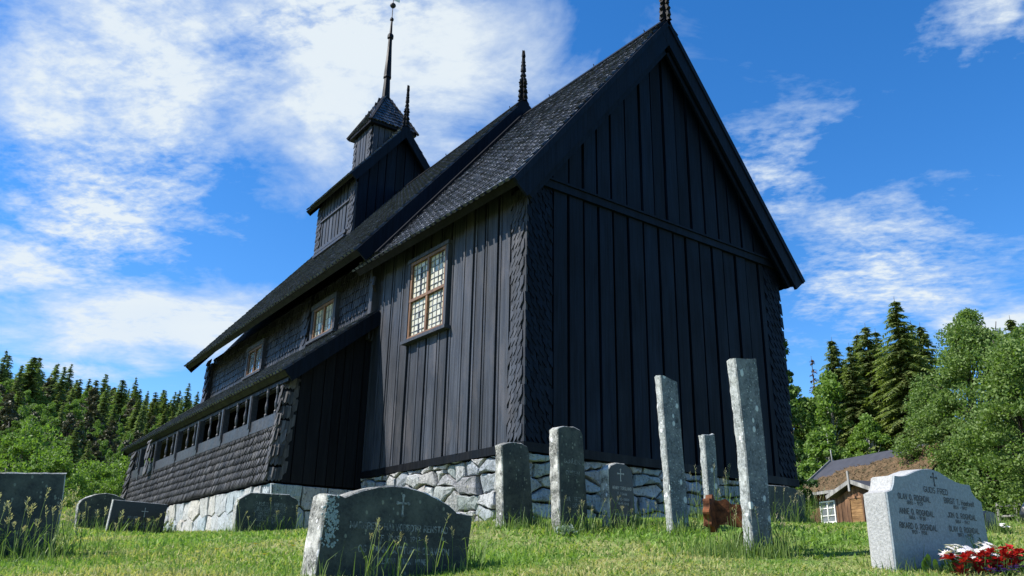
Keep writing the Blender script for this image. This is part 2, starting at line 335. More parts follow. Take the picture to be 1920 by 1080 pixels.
ZZ += fine*np.vectorize(lambda x, y: .022*noise.noise((x*1.7, y*1.7, 0))+.012*noise.noise((x*5, y*5, 3)))(XX, YY)
nx, ny = len(gx), len(gy)
idx = np.arange(nx*ny).reshape(ny, nx)
quads = np.stack([idx[:-1, :-1], idx[:-1, 1:], idx[1:, 1:], idx[1:, :-1]], -1).reshape(-1, 4)
def fast_mesh(name, verts, faces, mats, smooth=False, mi=None):
    """faces: int array (n, k)"""
    me = bpy.data.meshes.new(name); k = faces.shape[1]
    me.vertices.add(len(verts)); me.vertices.foreach_set('co', np.ascontiguousarray(verts, np.float32).ravel())
    me.loops.add(faces.size); me.loops.foreach_set('vertex_index', np.ascontiguousarray(faces, np.int32).ravel())
    me.polygons.add(len(faces)); me.polygons.foreach_set('loop_start', np.arange(0, faces.size, k, dtype=np.int32))
    for mt in mats: me.materials.append(mt)
    if mi is not None: me.polygons.foreach_set('material_index', np.ascontiguousarray(mi, np.int32))
    if smooth: me.polygons.foreach_set('use_smooth', np.ones(len(faces), bool))
    me.update(calc_edges=True); me.validate(); return me
ground = struct(link('ground', fast_mesh('ground', np.stack([XX, YY, ZZ], -1).reshape(-1, 3), quads, [M['ground']], True)))

# ================================================================== the church
CH = thing('stave_church', 'black tarred wooden stave church with shingled roofs on a stone foundation', 'church')
EX, EY, EZ = V((1, 0, 0)), V((0, 1, 0)), V((0, 0, 1))
NA = rad(1.6); NU = V((math.cos(NA), -math.sin(NA), 0)); NT = V((math.sin(NA), math.cos(NA), 0)); NO = V((0, 4.1, 0))
def nv(u, v, z): return NO+NU*u+NT*v+EZ*z
R_ = random.Random(3)
def shingles(mb, O, A, B, Nn, la, lb, sw, sh, th=.014, tip='round', mask=None, jit=.012, over=1.75, a0=0, lift=.022, gap=.006, mi=0, mi2=None):
    O, A, B, Nn = vec(O), vec(A), vec(B), vec(Nn); rows = int(lb/sh)+1
    for r in range(rows):
        b = r*sh; off = (r % 2)*(.5 if mi2 is None else .2)*sw; n = int(la/sw)+2
        for k in range(-1, n):
            ac = a0+k*sw+off+sw/2+R_.uniform(-jit, jit)*.6
            if ac < a0+sw*.1 or ac > a0+la-sw*.1: continue
            if mask and not mask(ac, b+sh*.6): continue
            hw = sw/2-gap*R_.uniform(.4, .6); bb = b+R_.uniform(-jit, jit); top = min(bb+sh*over, lb+sh*.3); h = top-bb
            sk = R_.uniform(-.012, .012); l = lift*R_.uniform(.8, 1.35); n0 = lambda t: l*(1-t)+.002
            if tip == 'point': ol = [(-hw, .34*sh), (0, 0), (hw, .34*sh)]
            elif tip == 'round': ol = [(-hw, .2*sh), (-.62*hw, .05*sh), (0, 0), (.62*hw, .05*sh), (hw, .2*sh)]
            elif tip == 'slant': ol = [(-hw, .72*sh), (hw*.85, 0), (hw, .1*sh)]
            else: ol = [(-hw, 0), (hw, 0)]
            ol = ol+[(hw, h), (-hw, h)]
            P = [O+A*(ac+a+sk*(q/h))+B*(bb+q)+Nn*(n0(q/h)+th) for a, q in ol]; Q = [p-Nn*(th+.6*l*(1-q/h)) for p, (a, q) in zip(P, ol)]
            m_ = len(ol)
            if mi2 is not None:                       # tarred face, upper part pale so the gaps carry painted sunlit lines
                hm = sh*1.02; A2, B2 = [O+A*(ac+a)+B*(bb+hm)+Nn*(n0(hm/h)+th) for a in (hw, -hw)]
                mb.add([P[0], P[1], A2, B2], [(0, 1, 2, 3)], mi); mb.add([B2, A2, P[2], P[3]], [(0, 1, 2, 3)], mi2)
                mb.add(P+Q, [(0, 4, 5, 1), (1, 5, 6, 2), (3, 7, 4, 0)], mi); continue
            mb.add(P+Q, [tuple(range(m_))]+[(i, i+m_, i+1+m_, i+1) for i in range(m_-2)]+[(m_-2, 2*m_-2, 2*m_-1+0, m_-1)][:0]+[(m_-1, 2*m_-1, m_, 0)], mi)
def boards(mb, O, A, B, Nn, a0, a1, prof, w=.30, gap=.035, th=.03, jit=.3, alt=.0, bot=None, mi=0, batten=0):
    O, A, B, Nn = vec(O), vec(A), vec(B), vec(Nn); a = a0; i = 0
    while a < a1-.03:
        ww = w*R_.uniform(1-jit, 1+jit); e = min(a+ww-gap, a1)
        if a1-e < .06: e = a1
        t = th*R_.uniform(.8, 1.25)+(alt if i % 2 else 0); b0 = 0 if bot is None else bot(a)
        mb.obox(O, A, B, Nn, (a, e), (b0, prof(a)), (-.02, t), mi, prof(e), 0 if bot is None else bot(e))
        if batten and e-a > .12:
            q = e-R_.uniform(.035, .05); mb.obox(O, A, B, Nn, (q, e-.004), (b0, prof(q)), (t, t+batten), mi, prof(e-.004))
        a = e+gap; i += 1
# --- choir dimensions
CW, CL = 5.2, 4.1
zE, zA, oE, gV = 3.255, 7.05, .435, .2555
tanC = (zA-zE)/(CW/2+oE); thC = math.atan(tanC); dC = V((math.cos(thC), 0, math.sin(thC)))   # up the left slope
def roof_z(x): return zE+(min(x, CW-x)+oE)*tanC
UND = .16/math.cos(thC)
mb = MB()                                            # core and the long wall
mb.box((.03, CW-.03), (.03, CL), (-.02, 3.55), 1)
mb.prism([(.03, .031, 3.55), (CW-.03, .031, 3.55), (CW/2, .031, roof_z(CW/2)-UND-.05)], (0, CL-.04, 0), 1)
boards(mb, (0, 0, 0), EY, EZ, -EX, .30, CL-.02, lambda a: 3.5, .30, .048, .042, .13, alt=.010, batten=.010)
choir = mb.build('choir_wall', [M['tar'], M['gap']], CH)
mb = MB()
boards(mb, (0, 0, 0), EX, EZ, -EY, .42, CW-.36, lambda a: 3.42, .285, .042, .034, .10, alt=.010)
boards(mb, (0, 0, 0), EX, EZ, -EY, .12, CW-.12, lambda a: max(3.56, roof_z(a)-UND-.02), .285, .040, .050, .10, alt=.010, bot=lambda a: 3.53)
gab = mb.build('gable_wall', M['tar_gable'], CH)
mb = MB()
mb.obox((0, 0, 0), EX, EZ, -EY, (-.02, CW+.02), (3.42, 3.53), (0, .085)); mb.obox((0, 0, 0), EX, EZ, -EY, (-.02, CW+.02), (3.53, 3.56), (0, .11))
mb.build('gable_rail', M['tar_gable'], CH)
mb = MB()
mb.obox((0, 0, 0), EX, EZ, -EY, (-.06, CW+.06), (-.11, .0), (-.2, .075)); mb.obox((0, 0, 0), EY, EZ, -EX, (-.02, CL-.02), (-.10, .002), (-.2, .062))
mb.build('sill_beam', M['tar_black'], CH)
mb = MB()                                            # corners clad in pointed shingles
shingles(mb, (-.03, .0, 0), EY, EZ, -EX, .27, 3.32, .075, .12, .007, 'slant', lift=.012)
mb.obox((0, 0, 0), EY, EZ, -EX, (-.035, .285), (0, 3.3), (0, .028))
mb.build('corner_shingles', M['tar'], CH)
mb = MB()
shingles(mb, (-.03, -.03, 0), EX, EZ, -EY, .42, 3.40, .085, .12, .007, 'slant', lift=.012)
mb.obox((0, 0, 0), EX, EZ, -EY, (0, .40), (0, 3.4), (0, .028))
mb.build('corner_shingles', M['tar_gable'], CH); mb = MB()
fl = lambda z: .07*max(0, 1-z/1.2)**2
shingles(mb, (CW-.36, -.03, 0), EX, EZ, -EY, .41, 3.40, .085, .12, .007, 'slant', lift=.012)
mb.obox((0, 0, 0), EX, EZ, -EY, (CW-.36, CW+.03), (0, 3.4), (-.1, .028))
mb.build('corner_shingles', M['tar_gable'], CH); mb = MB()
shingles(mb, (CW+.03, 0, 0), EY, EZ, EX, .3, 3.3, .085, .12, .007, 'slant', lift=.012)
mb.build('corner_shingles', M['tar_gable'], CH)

def gable_roof(name, O, Ua, Va, half, zE, zA, v0, v1, sw, sh, mats, parent, thick=.12, right=True, tip='round', ridge=True, maskL=None):
    """O: point on the axis plane origin, Ua across, Va along. Roof from v0 to v1, eaves at +-half from the centre line."""
    O, Ua, Va = vec(O), vec(Ua), vec(Va); slope = math.atan2(zA-zE, half); L = math.hypot(half, zA-zE)
    mb = MB()
    for sgn in (-1, 1):
        B = Ua*(-sgn*math.cos(slope))+EZ*math.sin(slope); Nn = Ua*(sgn*math.sin(slope))+EZ*math.cos(slope)
        E0 = O+Ua*(sgn*half)+EZ*zE
        mb.obox(E0, Va, B, Nn, (v0+.006, v1-.006), (0.012, L-.0), (-thick, -.012))
    roof = mb.build(name, M['tar_black'], parent)
    sb = MB()
    for sgn in ((-1, 1) if right else (-1,)):
        B = Ua*(-sgn*math.cos(slope))+EZ*math.sin(slope); Nn = Ua*(sgn*math.sin(slope))+EZ*math.cos(slope)
        E0 = O+Ua*(sgn*half)+EZ*zE+Va*v0
        shingles(sb, E0-Nn*.008-B*.03, Va, B, Nn, v1-v0, L+.01, sw, sh, .022, 'square', mask=maskL if sgn < 0 else None, lift=.020, gap=.044, jit=.002, mi2=1)
    sb.build('roof_shingles', [mats, M['shingle_glint']], roof)
    if ridge:
        rb = MB()
        for sgn in (-1, 1):
            B = Ua*(-sgn*math.cos(slope))+EZ*math.sin(slope); Nn = Ua*(sgn*math.sin(slope))+EZ*math.cos(slope)
            rb.obox(O+EZ*(zA+.05), Va, B, Nn, (v0-.01, v1+.01), (-.16, -.004 if sgn < 0 else .012), (-.012, .014))
        k = v0+.5
        while k < v1: rb.tube([O+Va*k+EZ*(zA+.05), O+Va*(k+.02)+EZ*(zA+.115)], .009, 5); k += 1.25
        rb.build('ridge_cap', M['tar_black'], roof)
    return roof, slope, L
def barge(name, O, Ua, Va, half, zE, zA, v, width, parent, th=.045, inner=None, mat='tar_gable', dv=-1):
    O, Ua, Va = vec(O), vec(Ua), vec(Va); slope = math.atan2(zA-zE, half); L = math.hypot(half, zA-zE)
    for sgn in (-1, 1):
        B = Ua*(-sgn*math.cos(slope))+EZ*math.sin(slope); Nn = Ua*(sgn*math.sin(slope))+EZ*math.cos(slope)
        E0 = O+Ua*(sgn*half)+EZ*zE+Va*v; mb = MB()
        mb.obox(E0, B, Nn, Va*dv, (.0, L+math.tan(slope)*0), (-width, -.004), (-.002*sgn+.002, th+.001*sgn), 0)
        if inner: mb.obox(E0, B, Nn, Va*dv, (.1, L-.02), (-width-inner, -width-.002), (-.06, -.02)); mb.obox(E0, B, Nn, Va*dv, (.0, L-.02), (-.075, -.0), (th+.003, th+.022))
        mb.build(name, M[mat], parent)
CO = V((CW/2, 0, 0))
roofC, slC, LC = gable_roof('choir_roof', CO, EX, EY, CW/2+oE, zE, zA, -gV, CL+.02, .138, .105, M['shingle_roof'], CH)
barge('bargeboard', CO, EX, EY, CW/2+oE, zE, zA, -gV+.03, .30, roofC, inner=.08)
mb = MB(); mb.obox((-oE, 3.28, zE), V((0, 1, 0)), dC, V((-dC.z, 0, dC.x)), (0, .10), (.05, LC-.3), (.045, .085)); mb.build('flashing_board', M['tar_black'], roofC)
# finials: carved crossed boards
FPROF = [(590, 38), (575, 34), (560, 26), (545, 35), (520, 32), (510, 22), (490, 35), (470, 30), (455, 20), (440, 30), (420, 25), (400, 33), (385, 25), (370, 28), (345, 16), (330, 24), (300, 12), (290, 8), (285, 22), (260, 20), (240, 15), (225, 20), (205, 10), (190, 17), (180, 10), (145, 6), (130, 14), (100, 7), (70, 1)]
def finial(base, height, Ua, Va, parent, ws=1.0):
    mb = MB(); k = height/520.; base = vec(base)
    prof = [((590-y)*k, 50*(w_/38)**1.55*k*ws) for y, w_ in FPROF]
    for A_, Bn, t in ((Ua, Va, .03), (Va, Ua, .034)):
        pts = [base+EZ*z-A_*w_ for z, w_ in prof]+[base+EZ*z+A_*w_ for z, w_ in prof[::-1]]
        for i in range(len(prof)-1):
            (z0, w0), (z1, w1) = prof[i], prof[i+1]
            mb.add([base+EZ*z0-A_*w0-Bn*t, base+EZ*z0+A_*w0-Bn*t, base+EZ*z1+A_*w1-Bn*t, base+EZ*z1-A_*w1-Bn*t, base+EZ*z0-A_*w0+Bn*t, base+EZ*z0+A_*w0+Bn*t, base+EZ*z1+A_*w1+Bn*t, base+EZ*z1-A_*w1+Bn*t],
                   [(0, 1, 2, 3), (7, 6, 5, 4), (0, 3, 7, 4), (1, 5, 6, 2)])
    mb.lathe(base, [(max(.008, min(.05, .06*(1-z/(height*1.02)))), z) for z, w_ in prof], 8)
    return mb.build('finial', M['tar_black'], parent)
finial((CW/2, -gV+.04, zA-.02), 1.25, EX, EY, roofC, .95)

# --- windows
def window(O, A, Nn, w, h, rows, cols, parent, label=None, cas=.09, mat='pane', transom=None, mulls=1):
    O, A, Nn = vec(O), vec(A), vec(Nn); root = bpy.data.objects.new('window', None); COL.objects.link(root); root.parent = parent
    if label: root['label'] = label
    f = MB(); s = .045
    xs = [w*i/(mulls+1) for i in range(mulls+2)]; zs = [0]+([transom] if transom else [])+[h]
    for i, x in enumerate(xs):
        e = s/2 if 0 < i < len(xs)-1 else 0; a = (x-s*.55, x+s*.55) if e else ((0, s) if i == 0 else (w-s, w)); f.obox(O, A, EZ, Nn, a, (0, h), (.0, .05))
    for i, z in enumerate(zs):
        a = (z-s*.5, z+s*.5) if 0 < i < len(zs)-1 else ((0, s) if i == 0 else (h-s, h)); f.obox(O, A, EZ, Nn, (.002, w-.002), a, (.0, .056))
    f.build('frame', M['sash'], root)
    for i in range(len(xs)-1):
        for j in range(len(zs)-1):
            x0, x1, z0, z1 = xs[i]+s*.6, xs[i+1]-s*.6, zs[j]+s*.6, zs[j+1]-s*.6; p = MB(); l = MB()
            for r in range(rows):
                for c_ in range(cols):
                    a0, a1 = x0+(x1-x0)*c_/cols, x0+(x1-x0)*(c_+1)/cols; b0, b1 = z0+(z1-z0)*r/rows, z0+(z1-z0)*(r+1)/rows
                    t = [R_.uniform(-.0035, .0035) for _ in range(3)]; base = .012
                    p.add([O+A*a0+EZ*b0+Nn*(base+t[0]), O+A*a1+EZ*b0+Nn*(base+t[1]), O+A*a1+EZ*b1+Nn*(base+t[1]+t[2]), O+A*a0+EZ*b1+Nn*(base+t[0]+t[2])], [(0, 1, 2, 3)] if A.cross(EZ).dot(Nn) > 0 else [(3, 2, 1, 0)])
            for r in range(1, rows): b = z0+(z1-z0)*r/rows; l.obox(O, A, EZ, Nn, (x0, x1), (b-.0035, b+.0035), (.006, .022))
            for c_ in range(1, cols): a = x0+(x1-x0)*c_/cols; l.obox(O, A, EZ, Nn, (a-.0035, a+.0035), (z0, z1), (.007, .0225))
            p.build('glass', M[mat], root); l.build('lead_bars', M['lead'], root)
    g = MB(); g.obox(O, A, EZ, Nn, (-cas, -.002), (-.0, h+.04), (-.06, .062)); g.obox(O, A, EZ, Nn, (w+.002, w+cas), (-.0, h+.04), (-.06, .062)); g.obox(O, A, EZ, Nn, (-cas-.02, w+cas+.02), (h+.002, h+cas), (-.06, .075))
    g.build('casing', M['tar'], root)
    g = MB(); g.obox(O, A, EZ, Nn, (-cas-.05, w+cas+.05), (-.05, -.002), (-.06, .10)); g.build('window_sill', M['tar'], root)
    return root
window((-.055, 2.80, 1.83), -EY, -EX, 1.02, 1.24, 6, 4, CH, None, cas=.06, transom=.62)

# --- rubble foundation: cells of a relaxed point pattern, each stone a rounded block
def clip(poly, p, q):
    """keep the part of poly nearer to p than q"""
    mx_, my_ = (p[0]+q[0])/2, (p[1]+q[1])/2; dx, dy = q[0]-p[0], q[1]-p[1]; outp = []
    f = lambda t: (t[0]-mx_)*dx+(t[1]-my_)*dy
    for i in range(len(poly)):
        a, b = poly[i], poly[(i+1) % len(poly)]; fa, fb_ = f(a), f(b)
        if fa <= 0: outp.append(a)
        if fa*fb_ < 0: t = fa/(fa-fb_); outp.append((a[0]+(b[0]-a[0])*t, a[1]+(b[1]-a[1])*t))
    return outp
def masonry_wall(mb, O, A, Nn, la, z0, z1, pts, sx, gap=.018, bulge=.05, rel=1, sz=1.0, sm=1, bev=(.006, .028), edge=.02, rel_=1.):
    O, A, Nn = vec(O), vec(A), vec(Nn)
    pts = [(x/sx, z/sz) for x, z in pts]; rect = [(0, z0/sz), (la/sx, z0/sz), (la/sx, z1/sz), (0, z1/sz)]
    def cells(pts):
        res = []
        for i, p in enumerate(pts):
            c = rect
            for j, q in enumerate(pts):
                if j != i and abs(p[0]-q[0]) < 1.6 and abs(p[1]-q[1]) < 1.6: c = clip(c, p, q)
                if len(c) < 3: break
            if len(c) >= 3: res.append(c)
        return res
    for _ in range(rel): pts = [(sum(v_[0] for v_ in c)/len(c), sum(v_[1] for v_ in c)/len(c)) for c in cells(pts)]
    for c in cells(pts):
        c = [(x*sx, z*sz) for x, z in c]; cx = sum(p[0] for p in c)/len(c); cz = sum(p[1] for p in c)/len(c)
        dense = []
        for i in range(len(c)):
            a, b = c[i], c[(i+1) % len(c)]; n = max(1, int(math.hypot(a[0]-b[0], a[1]-b[1])/.07))
            dense += [(a[0]+(b[0]-a[0])*k/n, a[1]+(b[1]-a[1])*k/n) for k in range(n)]
        dense = [(x+edge*noise.noise((x*13, z*13, 5.)), z+edge*noise.noise((x*13, z*13, 9.))) for x, z in dense]
        for k in range(sm): dense = [((dense[i-1][0]+2*dense[i][0]+dense[(i+1) % len(dense)][0])/4, (dense[i-1][1]+2*dense[i][1]+dense[(i+1) % len(dense)][1])/4) for i in range(len(dense))]
        n = len(dense); off = R_.uniform(-.03, .045)*rel_; tx, tz = R_.uniform(-.22, .22)*rel_, R_.uniform(-.22, .22)*rel_; seed = R_.uniform(0, 99); rings = []
        for sh_, dep in ((.004, -.14), (0.0, -.05), (bev[0], .012), (bev[1], .026)):
            ring = []
            for x, z in dense:
                dx, dz_ = cx-x, cz-z; L = max(.02, math.hypot(dx, dz_)); k = min(.6, (gap+sh_)/L); jn = noise.noise((x*7+seed, z*7, seed))+.5*noise.noise((x*22+seed, z*22, seed))
                X, Z_ = x+dx*k, z+dz_*k
                ring.append(O+A*X+EZ*Z_+Nn*(dep+(off+tx*(X-cx)+tz*(Z_-cz)+.018*jn if dep > -.1 else 0)))
            rings.append(ring)
        P = [p for r in rings for p in r]; F = []
        for r in range(3):
            for i in range(n): F.append((r*n+i, r*n+(i+1) % n, (r+1)*n+(i+1) % n, (r+1)*n+i))
        cen = len(P); P.append(O+A*cx+EZ*cz+Nn*(.030+off+R_.uniform(-.004, .012))); F += [(3*n+i, 3*n+(i+1) % n, cen) for i in range(n)]
        if A.cross(EZ).dot(Nn) < 0: F = [f[::-1] for f in F]
        mb.add(P, F)
def rand_pts(la, z0, z1, sx, sz, jit=.42):
    P = []; z = z0; r = 0
    while z < z1:
        h = sz*R_.uniform(.6, 1.3); x = -sx*R_.random()
        while x < la+sx*.3:
            wv = sx*R_.choice((.35, .5, .8, 1.1, 1.5, 2.0)); P.append((x+wv/2, z+h/2+R_.uniform(-.35, .35)*h)); x += wv
        z += h
    return P
mb = MB()
masonry_wall(mb, (.0, 0, 0), EY, -EX, 4.1, -1.6, -.10, rand_pts(4.1, -1.6, -.1, .30, .19), .30, .014, rel=0, sz=.19, sm=0, bev=(.005, .024))
masonry_wall(mb, (.0, .0, 0), EX, -EY, 5.2, -1.6, -.12, rand_pts(5.2, -1.6, -.12, .38, .16), .38, .014, rel=0, sz=.16, sm=0, bev=(.005, .022))
masonry_wall(mb, (5.2, .0, 0), EY, EX, 4.1, -1.6, -.12, rand_pts(4.1, -1.6, -.12, .5, .26), .5, rel=1, sz=.26)
mb.build('choir_foundation', M['rubble'], CH)
mb = MB(); mb.box((.06, CW-.06), (.06, CL), (-1.7, -.11)); mb.build('foundation_core', M['gap'], CH)

# --- nave (axis turned a little from the choir's)
nE, nAz, nH = 3.42, 7.40, 3.27
NC = NO+NU*2.6
tanN = (nAz-nE)/nH
mb = MB()
mb.obox(NO, NU, EZ, NT, (-.05, 5.25), (-.3, 3.62), (.03, 9.2))
mb.prism([nv(-.02, .03, 3.62), nv(5.22, .03, 3.62), nv(2.6, .03, nAz-.22)], NT*9.15)
boards(mb, nv(0, .02, 0), NU, EZ, -NT, .0, 5.2, lambda a: nE+(min(a, 5.2-a)+.67)*tanN-.25, .3, .03, .03, .15, bot=lambda a: 2.6)
mb.build('nave_wall', M['tar_black'], CH)
mb = MB()
NWP = nv(-.06, -.12, 2.1)
shingles(mb, NWP, NT, EZ, -NU, 9.2, 1.5, .088, .15, .014, 'square', lift=.018, gap=.018, over=1.15)
shingles(mb, nv(-.13, -.14, 2.1), NT, EZ, -NU, .10, 1.45, .10, .5, .02, 'square')
shingles(mb, nv(-.12, 2.62, 2.1), NT, EZ, -NU, .32, 1.45, .16, .17, .016, 'point', lift=.03)
mb.obox(NO, NT, EZ, NU, (2.64, 2.92), (2.1, 3.5), (-.12, -.06)); mb.obox(NO, NT, EZ, NU, (8.95, 9.28), (2.1, 3.5), (-.15, -.0))
shingles(mb, nv(-.16, 8.95, 2.1), NT, EZ, -NU, .34, 1.45, .17, .17, .016, 'point', lift=.045)
mb.build('nave_shingle_wall', M['shingle_dark'], CH)
mb = MB(); mb.obox(NO, NT, EZ, NU, (-.15, .0), (2.3, 3.42), (-.15, -.02)); mb.build('corner_board', M['tar'], CH)
window(nv(-.10, 2.36, 2.62), -NT, -NU, .92, .60, 4, 3, CH, None, cas=.10)
window(nv(-.10, 6.05, 2.60), -NT, -NU, .86, .58, 4, 3, CH, 'small leaded nave window reflecting blue sky', cas=.10, mat='pane_sky_tinted')
roofN, slN, LN = gable_roof('nave_roof', NC, NU, NT, nH, nE, nAz, -.52, 9.42, .140, .108, M['shingle_roof'], CH)
barge('bargeboard', NC, NU, NT, nH, nE, nAz, -.49, .24, roofN, mat='tar_gable')
barge('bargeboard', NC, NU, NT, nH, nE, nAz, 9.40, .22, roofN, mat='tar_black', dv=1)
finial(NC+NT*-.46+EZ*(nAz-.02), 1.2, NU, NT, roofN)
mb = MB(); mb.tube([nv(-.1, -.12, 3.18), nv(-.18, -.25, 3.12), nv(-.2, -.26, 3.0), nv(-.08, -.1, 2.9), nv(-.08, -.1, 2.50)], .033, 8); mb.build('downpipe', M['pipe'], CH)

# --- gallery along the nave
gU, gZ, gEu, gEz, gW = -1.4, 1.29, -1.52, 1.37, 10.0
gTopU, gTopZ = -.06, 2.585
slG = math.atan2(gTopZ-gEz, gTopU-gEu); LG = math.hypot(gTopZ-gEz, gTopU-gEu)
BG = NU*math.cos(slG)+EZ*math.sin(slG); NG = -NU*math.sin(slG)+EZ*math.cos(slG)
v0, v1 = -.24, 10.75
mb = MB(); mb.add([nv(gEu, v0, gEz-.012)-NG*.0, nv(gEu, v1, gEz-.012), nv(gTopU, v1-1.45, gTopZ-.012), nv(gTopU, v0, gTopZ-.012)]+[p-NG*.10 for p in [nv(gEu, v0, gEz-.012), nv(gEu, v1, gEz-.012), nv(gTopU, v1-1.45, gTopZ-.012), nv(gTopU, v0, gTopZ-.012)]],
   [(0, 3, 2, 1), (4, 5, 6, 7), (0, 1, 5, 4), (1, 2, 6, 5), (2, 3, 7, 6), (3, 0, 4, 7)])
W1, W2 = nv(gEu, v1, gEz-.012), nv(gTopU, v1-1.45, gTopZ-.012)          # the hipped west side
mb.add([W1, nv(5.2, v1, gEz-.012), nv(5.2, v1-1.45, gTopZ-.012), W2]+[p-EZ*.1 for p in [W1, nv(5.2, v1, gEz-.012), nv(5.2, v1-1.45, gTopZ-.012), W2]], [(0, 1, 2, 3), (7, 6, 5, 4), (0, 4, 5, 1), (1, 5, 6, 2), (3, 2, 6, 7)])
gr = mb.build('gallery_roof', M['tar_black'], CH)
mb = MB()
shingles(mb, nv(gEu, v0, gEz)-BG*.03-NG*.006, NT, BG, NG, v1-v0, LG+.02, .14, .108, .022, 'square', mask=lambda a, b: a < (v1-v0)-b*math.cos(slG)*1.0+.03, lift=.020, gap=.044, jit=.002, mi2=1)
mb.build('roof_shingles', [M['shingle_roof'], M['shingle_glint']], gr)
mb = MB(); mb.obox(nv(gEu, v0+.02, gEz), BG, NG, -NT, (0, LG), (-.21, -.002), (-.025, .03)); mb.build('bargeboard', M['tar_gable'], gr)
hd = (W2-W1).normalized(); hs_ = hd.cross(NG).normalized()
mb = MB(); mb.obox(W1+NG*.012, hd, hs_, NG, (-.03, (W2-W1).length), (-.07, .05), (.0, .05)); mb.build('hip_cap', M['rail_wood'], gr)
mb = MB(); mb.obox(NO, NT, EZ, NU, (v0+.05, v1-.15), (1.215, 1.345), (-1.43, -1.36)); mb.build('eave_beam', M['tar_black'], gr)
# lower wall, sloping outwards to the foot
zb, zr0, zr1 = -.24, .61, .775
sl = lambda z: -1.42-.09*max(0, (.75-z))/1.0
GB = (nv(-1.42, 0, .75)-nv(-1.51, 0, -.25)).normalized(); GN = -(GB.cross(NT)).normalized()
if GN.dot(NU) > 0: GN = -GN
foot = nv(-1.51, 0, -.25)
mb = MB(); Lw = (nv(-1.42, 0, .62)-foot).length
mb.obox(foot, NT, GB, GN, (.04, gW-.02), (.0, Lw), (-.06, -.0), 1)
shingles(mb, foot, NT, GB, GN, gW, Lw-.02, .080, .125, .020, 'slant', lift=.022, gap=.034, over=1.10)
gw = mb.build('gallery_wall', [M['shingle_wall'], M['tar_black']], CH)
mb = MB(); mb.obox(NO, NT, EZ, NU, (.1, gW-.1), (zr0, zr1), (-1.46, -1.36)); mb.obox(NO, NT, EZ, NU, (.1, gW-.1), (zr0-.035, zr0), (-1.475, -1.36)); mb.obox(NO, NT, EZ, NU, (.12, gW-.12), (1.20, 1.30), (-1.40, -1.30)); mb.build('rail', M['rail_wood'], gw)
for v in (1.26, 2.73, 4.22, 5.74, 7.45, 8.9):
    mb = MB(); mb.obox(NO, NT, EZ, NU, (v-.055, v+.055), (zr0-.04 if v < 7 else .5, 1.21), (-1.485, -1.385)); mb.obox(NO, NT, EZ, NU, (v-.035, v+.035), (zr1-.1, 1.21), (-1.497, -1.48)); mb.build('post', M['rail_wood'], gw)
BAL = [(.028, 0), (.028, .05), (.015, .07), (.028, .13), (.031, .18), (.017, .26), (.014, .30), (.021, .33), (.030, .40), (.024, .43), (.03, .46)]
for i, v in enumerate((.21, .63, 1.64, 2.09, 3.1, 3.62, 4.62, 5.1, 6.22, 6.72, 8.0, 8.45, 9.35)):
    mb = MB(); mb.lathe(nv(-1.43, v, zr1-.01), BAL, 8); mb.build('baluster', M['rail_wood'], gw)
mb = MB()
shingles(mb, nv(-1.545, 7.6, .5), NT, EZ, -NU, .34, .72, .17, .17, .016, 'point', lift=.03)
mb.build('pilaster_shingles', M['shingle_wall'], gw); mb = MB()
# west corner pilaster and rounded shingled east corner
shingles(mb, foot+NT*(gW-.36)+GN*.035, NT, GB, GN, .40, 1.5, .135, .16, .016, 'slant', lift=.04)
mb.obox(foot, NT, GB, GN, (gW-.34, gW+.02), (.0, 1.55), (-.1, .02))
mb.build('corner_shingles', M['shingle_wall'], gw); mb = MB()
for k, (ang, wd) in enumerate(((0, .10), (18, .09), (36, .09), (54, .09), (72, .09), (89, .12))):
    aa = rad(ang); An = (NU*math.sin(aa)-NT*0).normalized() if False else None
    A_ = (-NT*math.cos(aa)+NU*math.sin(aa)); Nn = GN*math.cos(aa)-NT*math.sin(aa)
    cx_ = foot+NT*(.15-.13*math.sin(aa))+(NU*(.0+.13*(1-math.cos(aa))))
    Bv = (GB*math.cos(aa)+(GB*.75+EZ*.25).normalized()*math.sin(aa)).normalized()
    shingles(mb, cx_+Nn*.02+(NU*.10 if k == 6 else A_*0), A_, Bv, Nn, wd, 1.53, .085, .115, .006, 'point', lift=.009)
mb.build('corner_shingles', M['shingle_wall'], gw)
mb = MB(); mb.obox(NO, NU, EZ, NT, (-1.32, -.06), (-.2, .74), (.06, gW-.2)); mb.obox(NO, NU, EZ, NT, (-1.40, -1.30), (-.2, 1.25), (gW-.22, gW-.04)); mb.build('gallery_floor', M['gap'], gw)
mb = MB()                                            # boarded end wall
boards(mb, nv(-1.40, .015, -.25), NU, EZ, -NT, .09, 1.38, lambda a: 1.40+(a+.10)*math.tan(slG), .17, .012, .018, .2, alt=.012)
mb.obox(nv(-1.40, 0, -.25), NU, EZ, -NT, (.03, 1.36), (0, 1.45), (-.10, -.02), 0, 2.5)
mb.build('gallery_end_wall', M['tar_black'], CH)
mb = MB()                                            # slate foundation in big blocks
def block_pts(la, z0, z1, sx, sz):
    P = []; z = z1
    while z > z0:
        h = sz*R_.uniform(.8, 1.1); x = -R_.random()*sx
        while x < la+sx*.2: wv = sx*R_.uniform(.6, 1.5); P.append((x+wv/2, z-h/2)); x += wv
        z -= h
    return P
masonry_wall(mb, nv(-1.46, 0, 0), NT, -NU, gW, -1.5, -.27, block_pts(gW, -1.5, -.27, .42, .36), .42, .009, rel=0, sz=.36, sm=0, bev=(.003, .012), edge=.008, rel_=.5)
masonry_wall(mb, nv(-1.46, -.0, 0), NU, -NT, 1.5, -1.5, -.27, block_pts(1.5, -1.5, -.27, .4, .34), .4, .009, rel=0, sz=.34, sm=0, bev=(.003, .012), edge=.008, rel_=.5)
mb.build('gallery_foundation', M['ashlar'], CH)
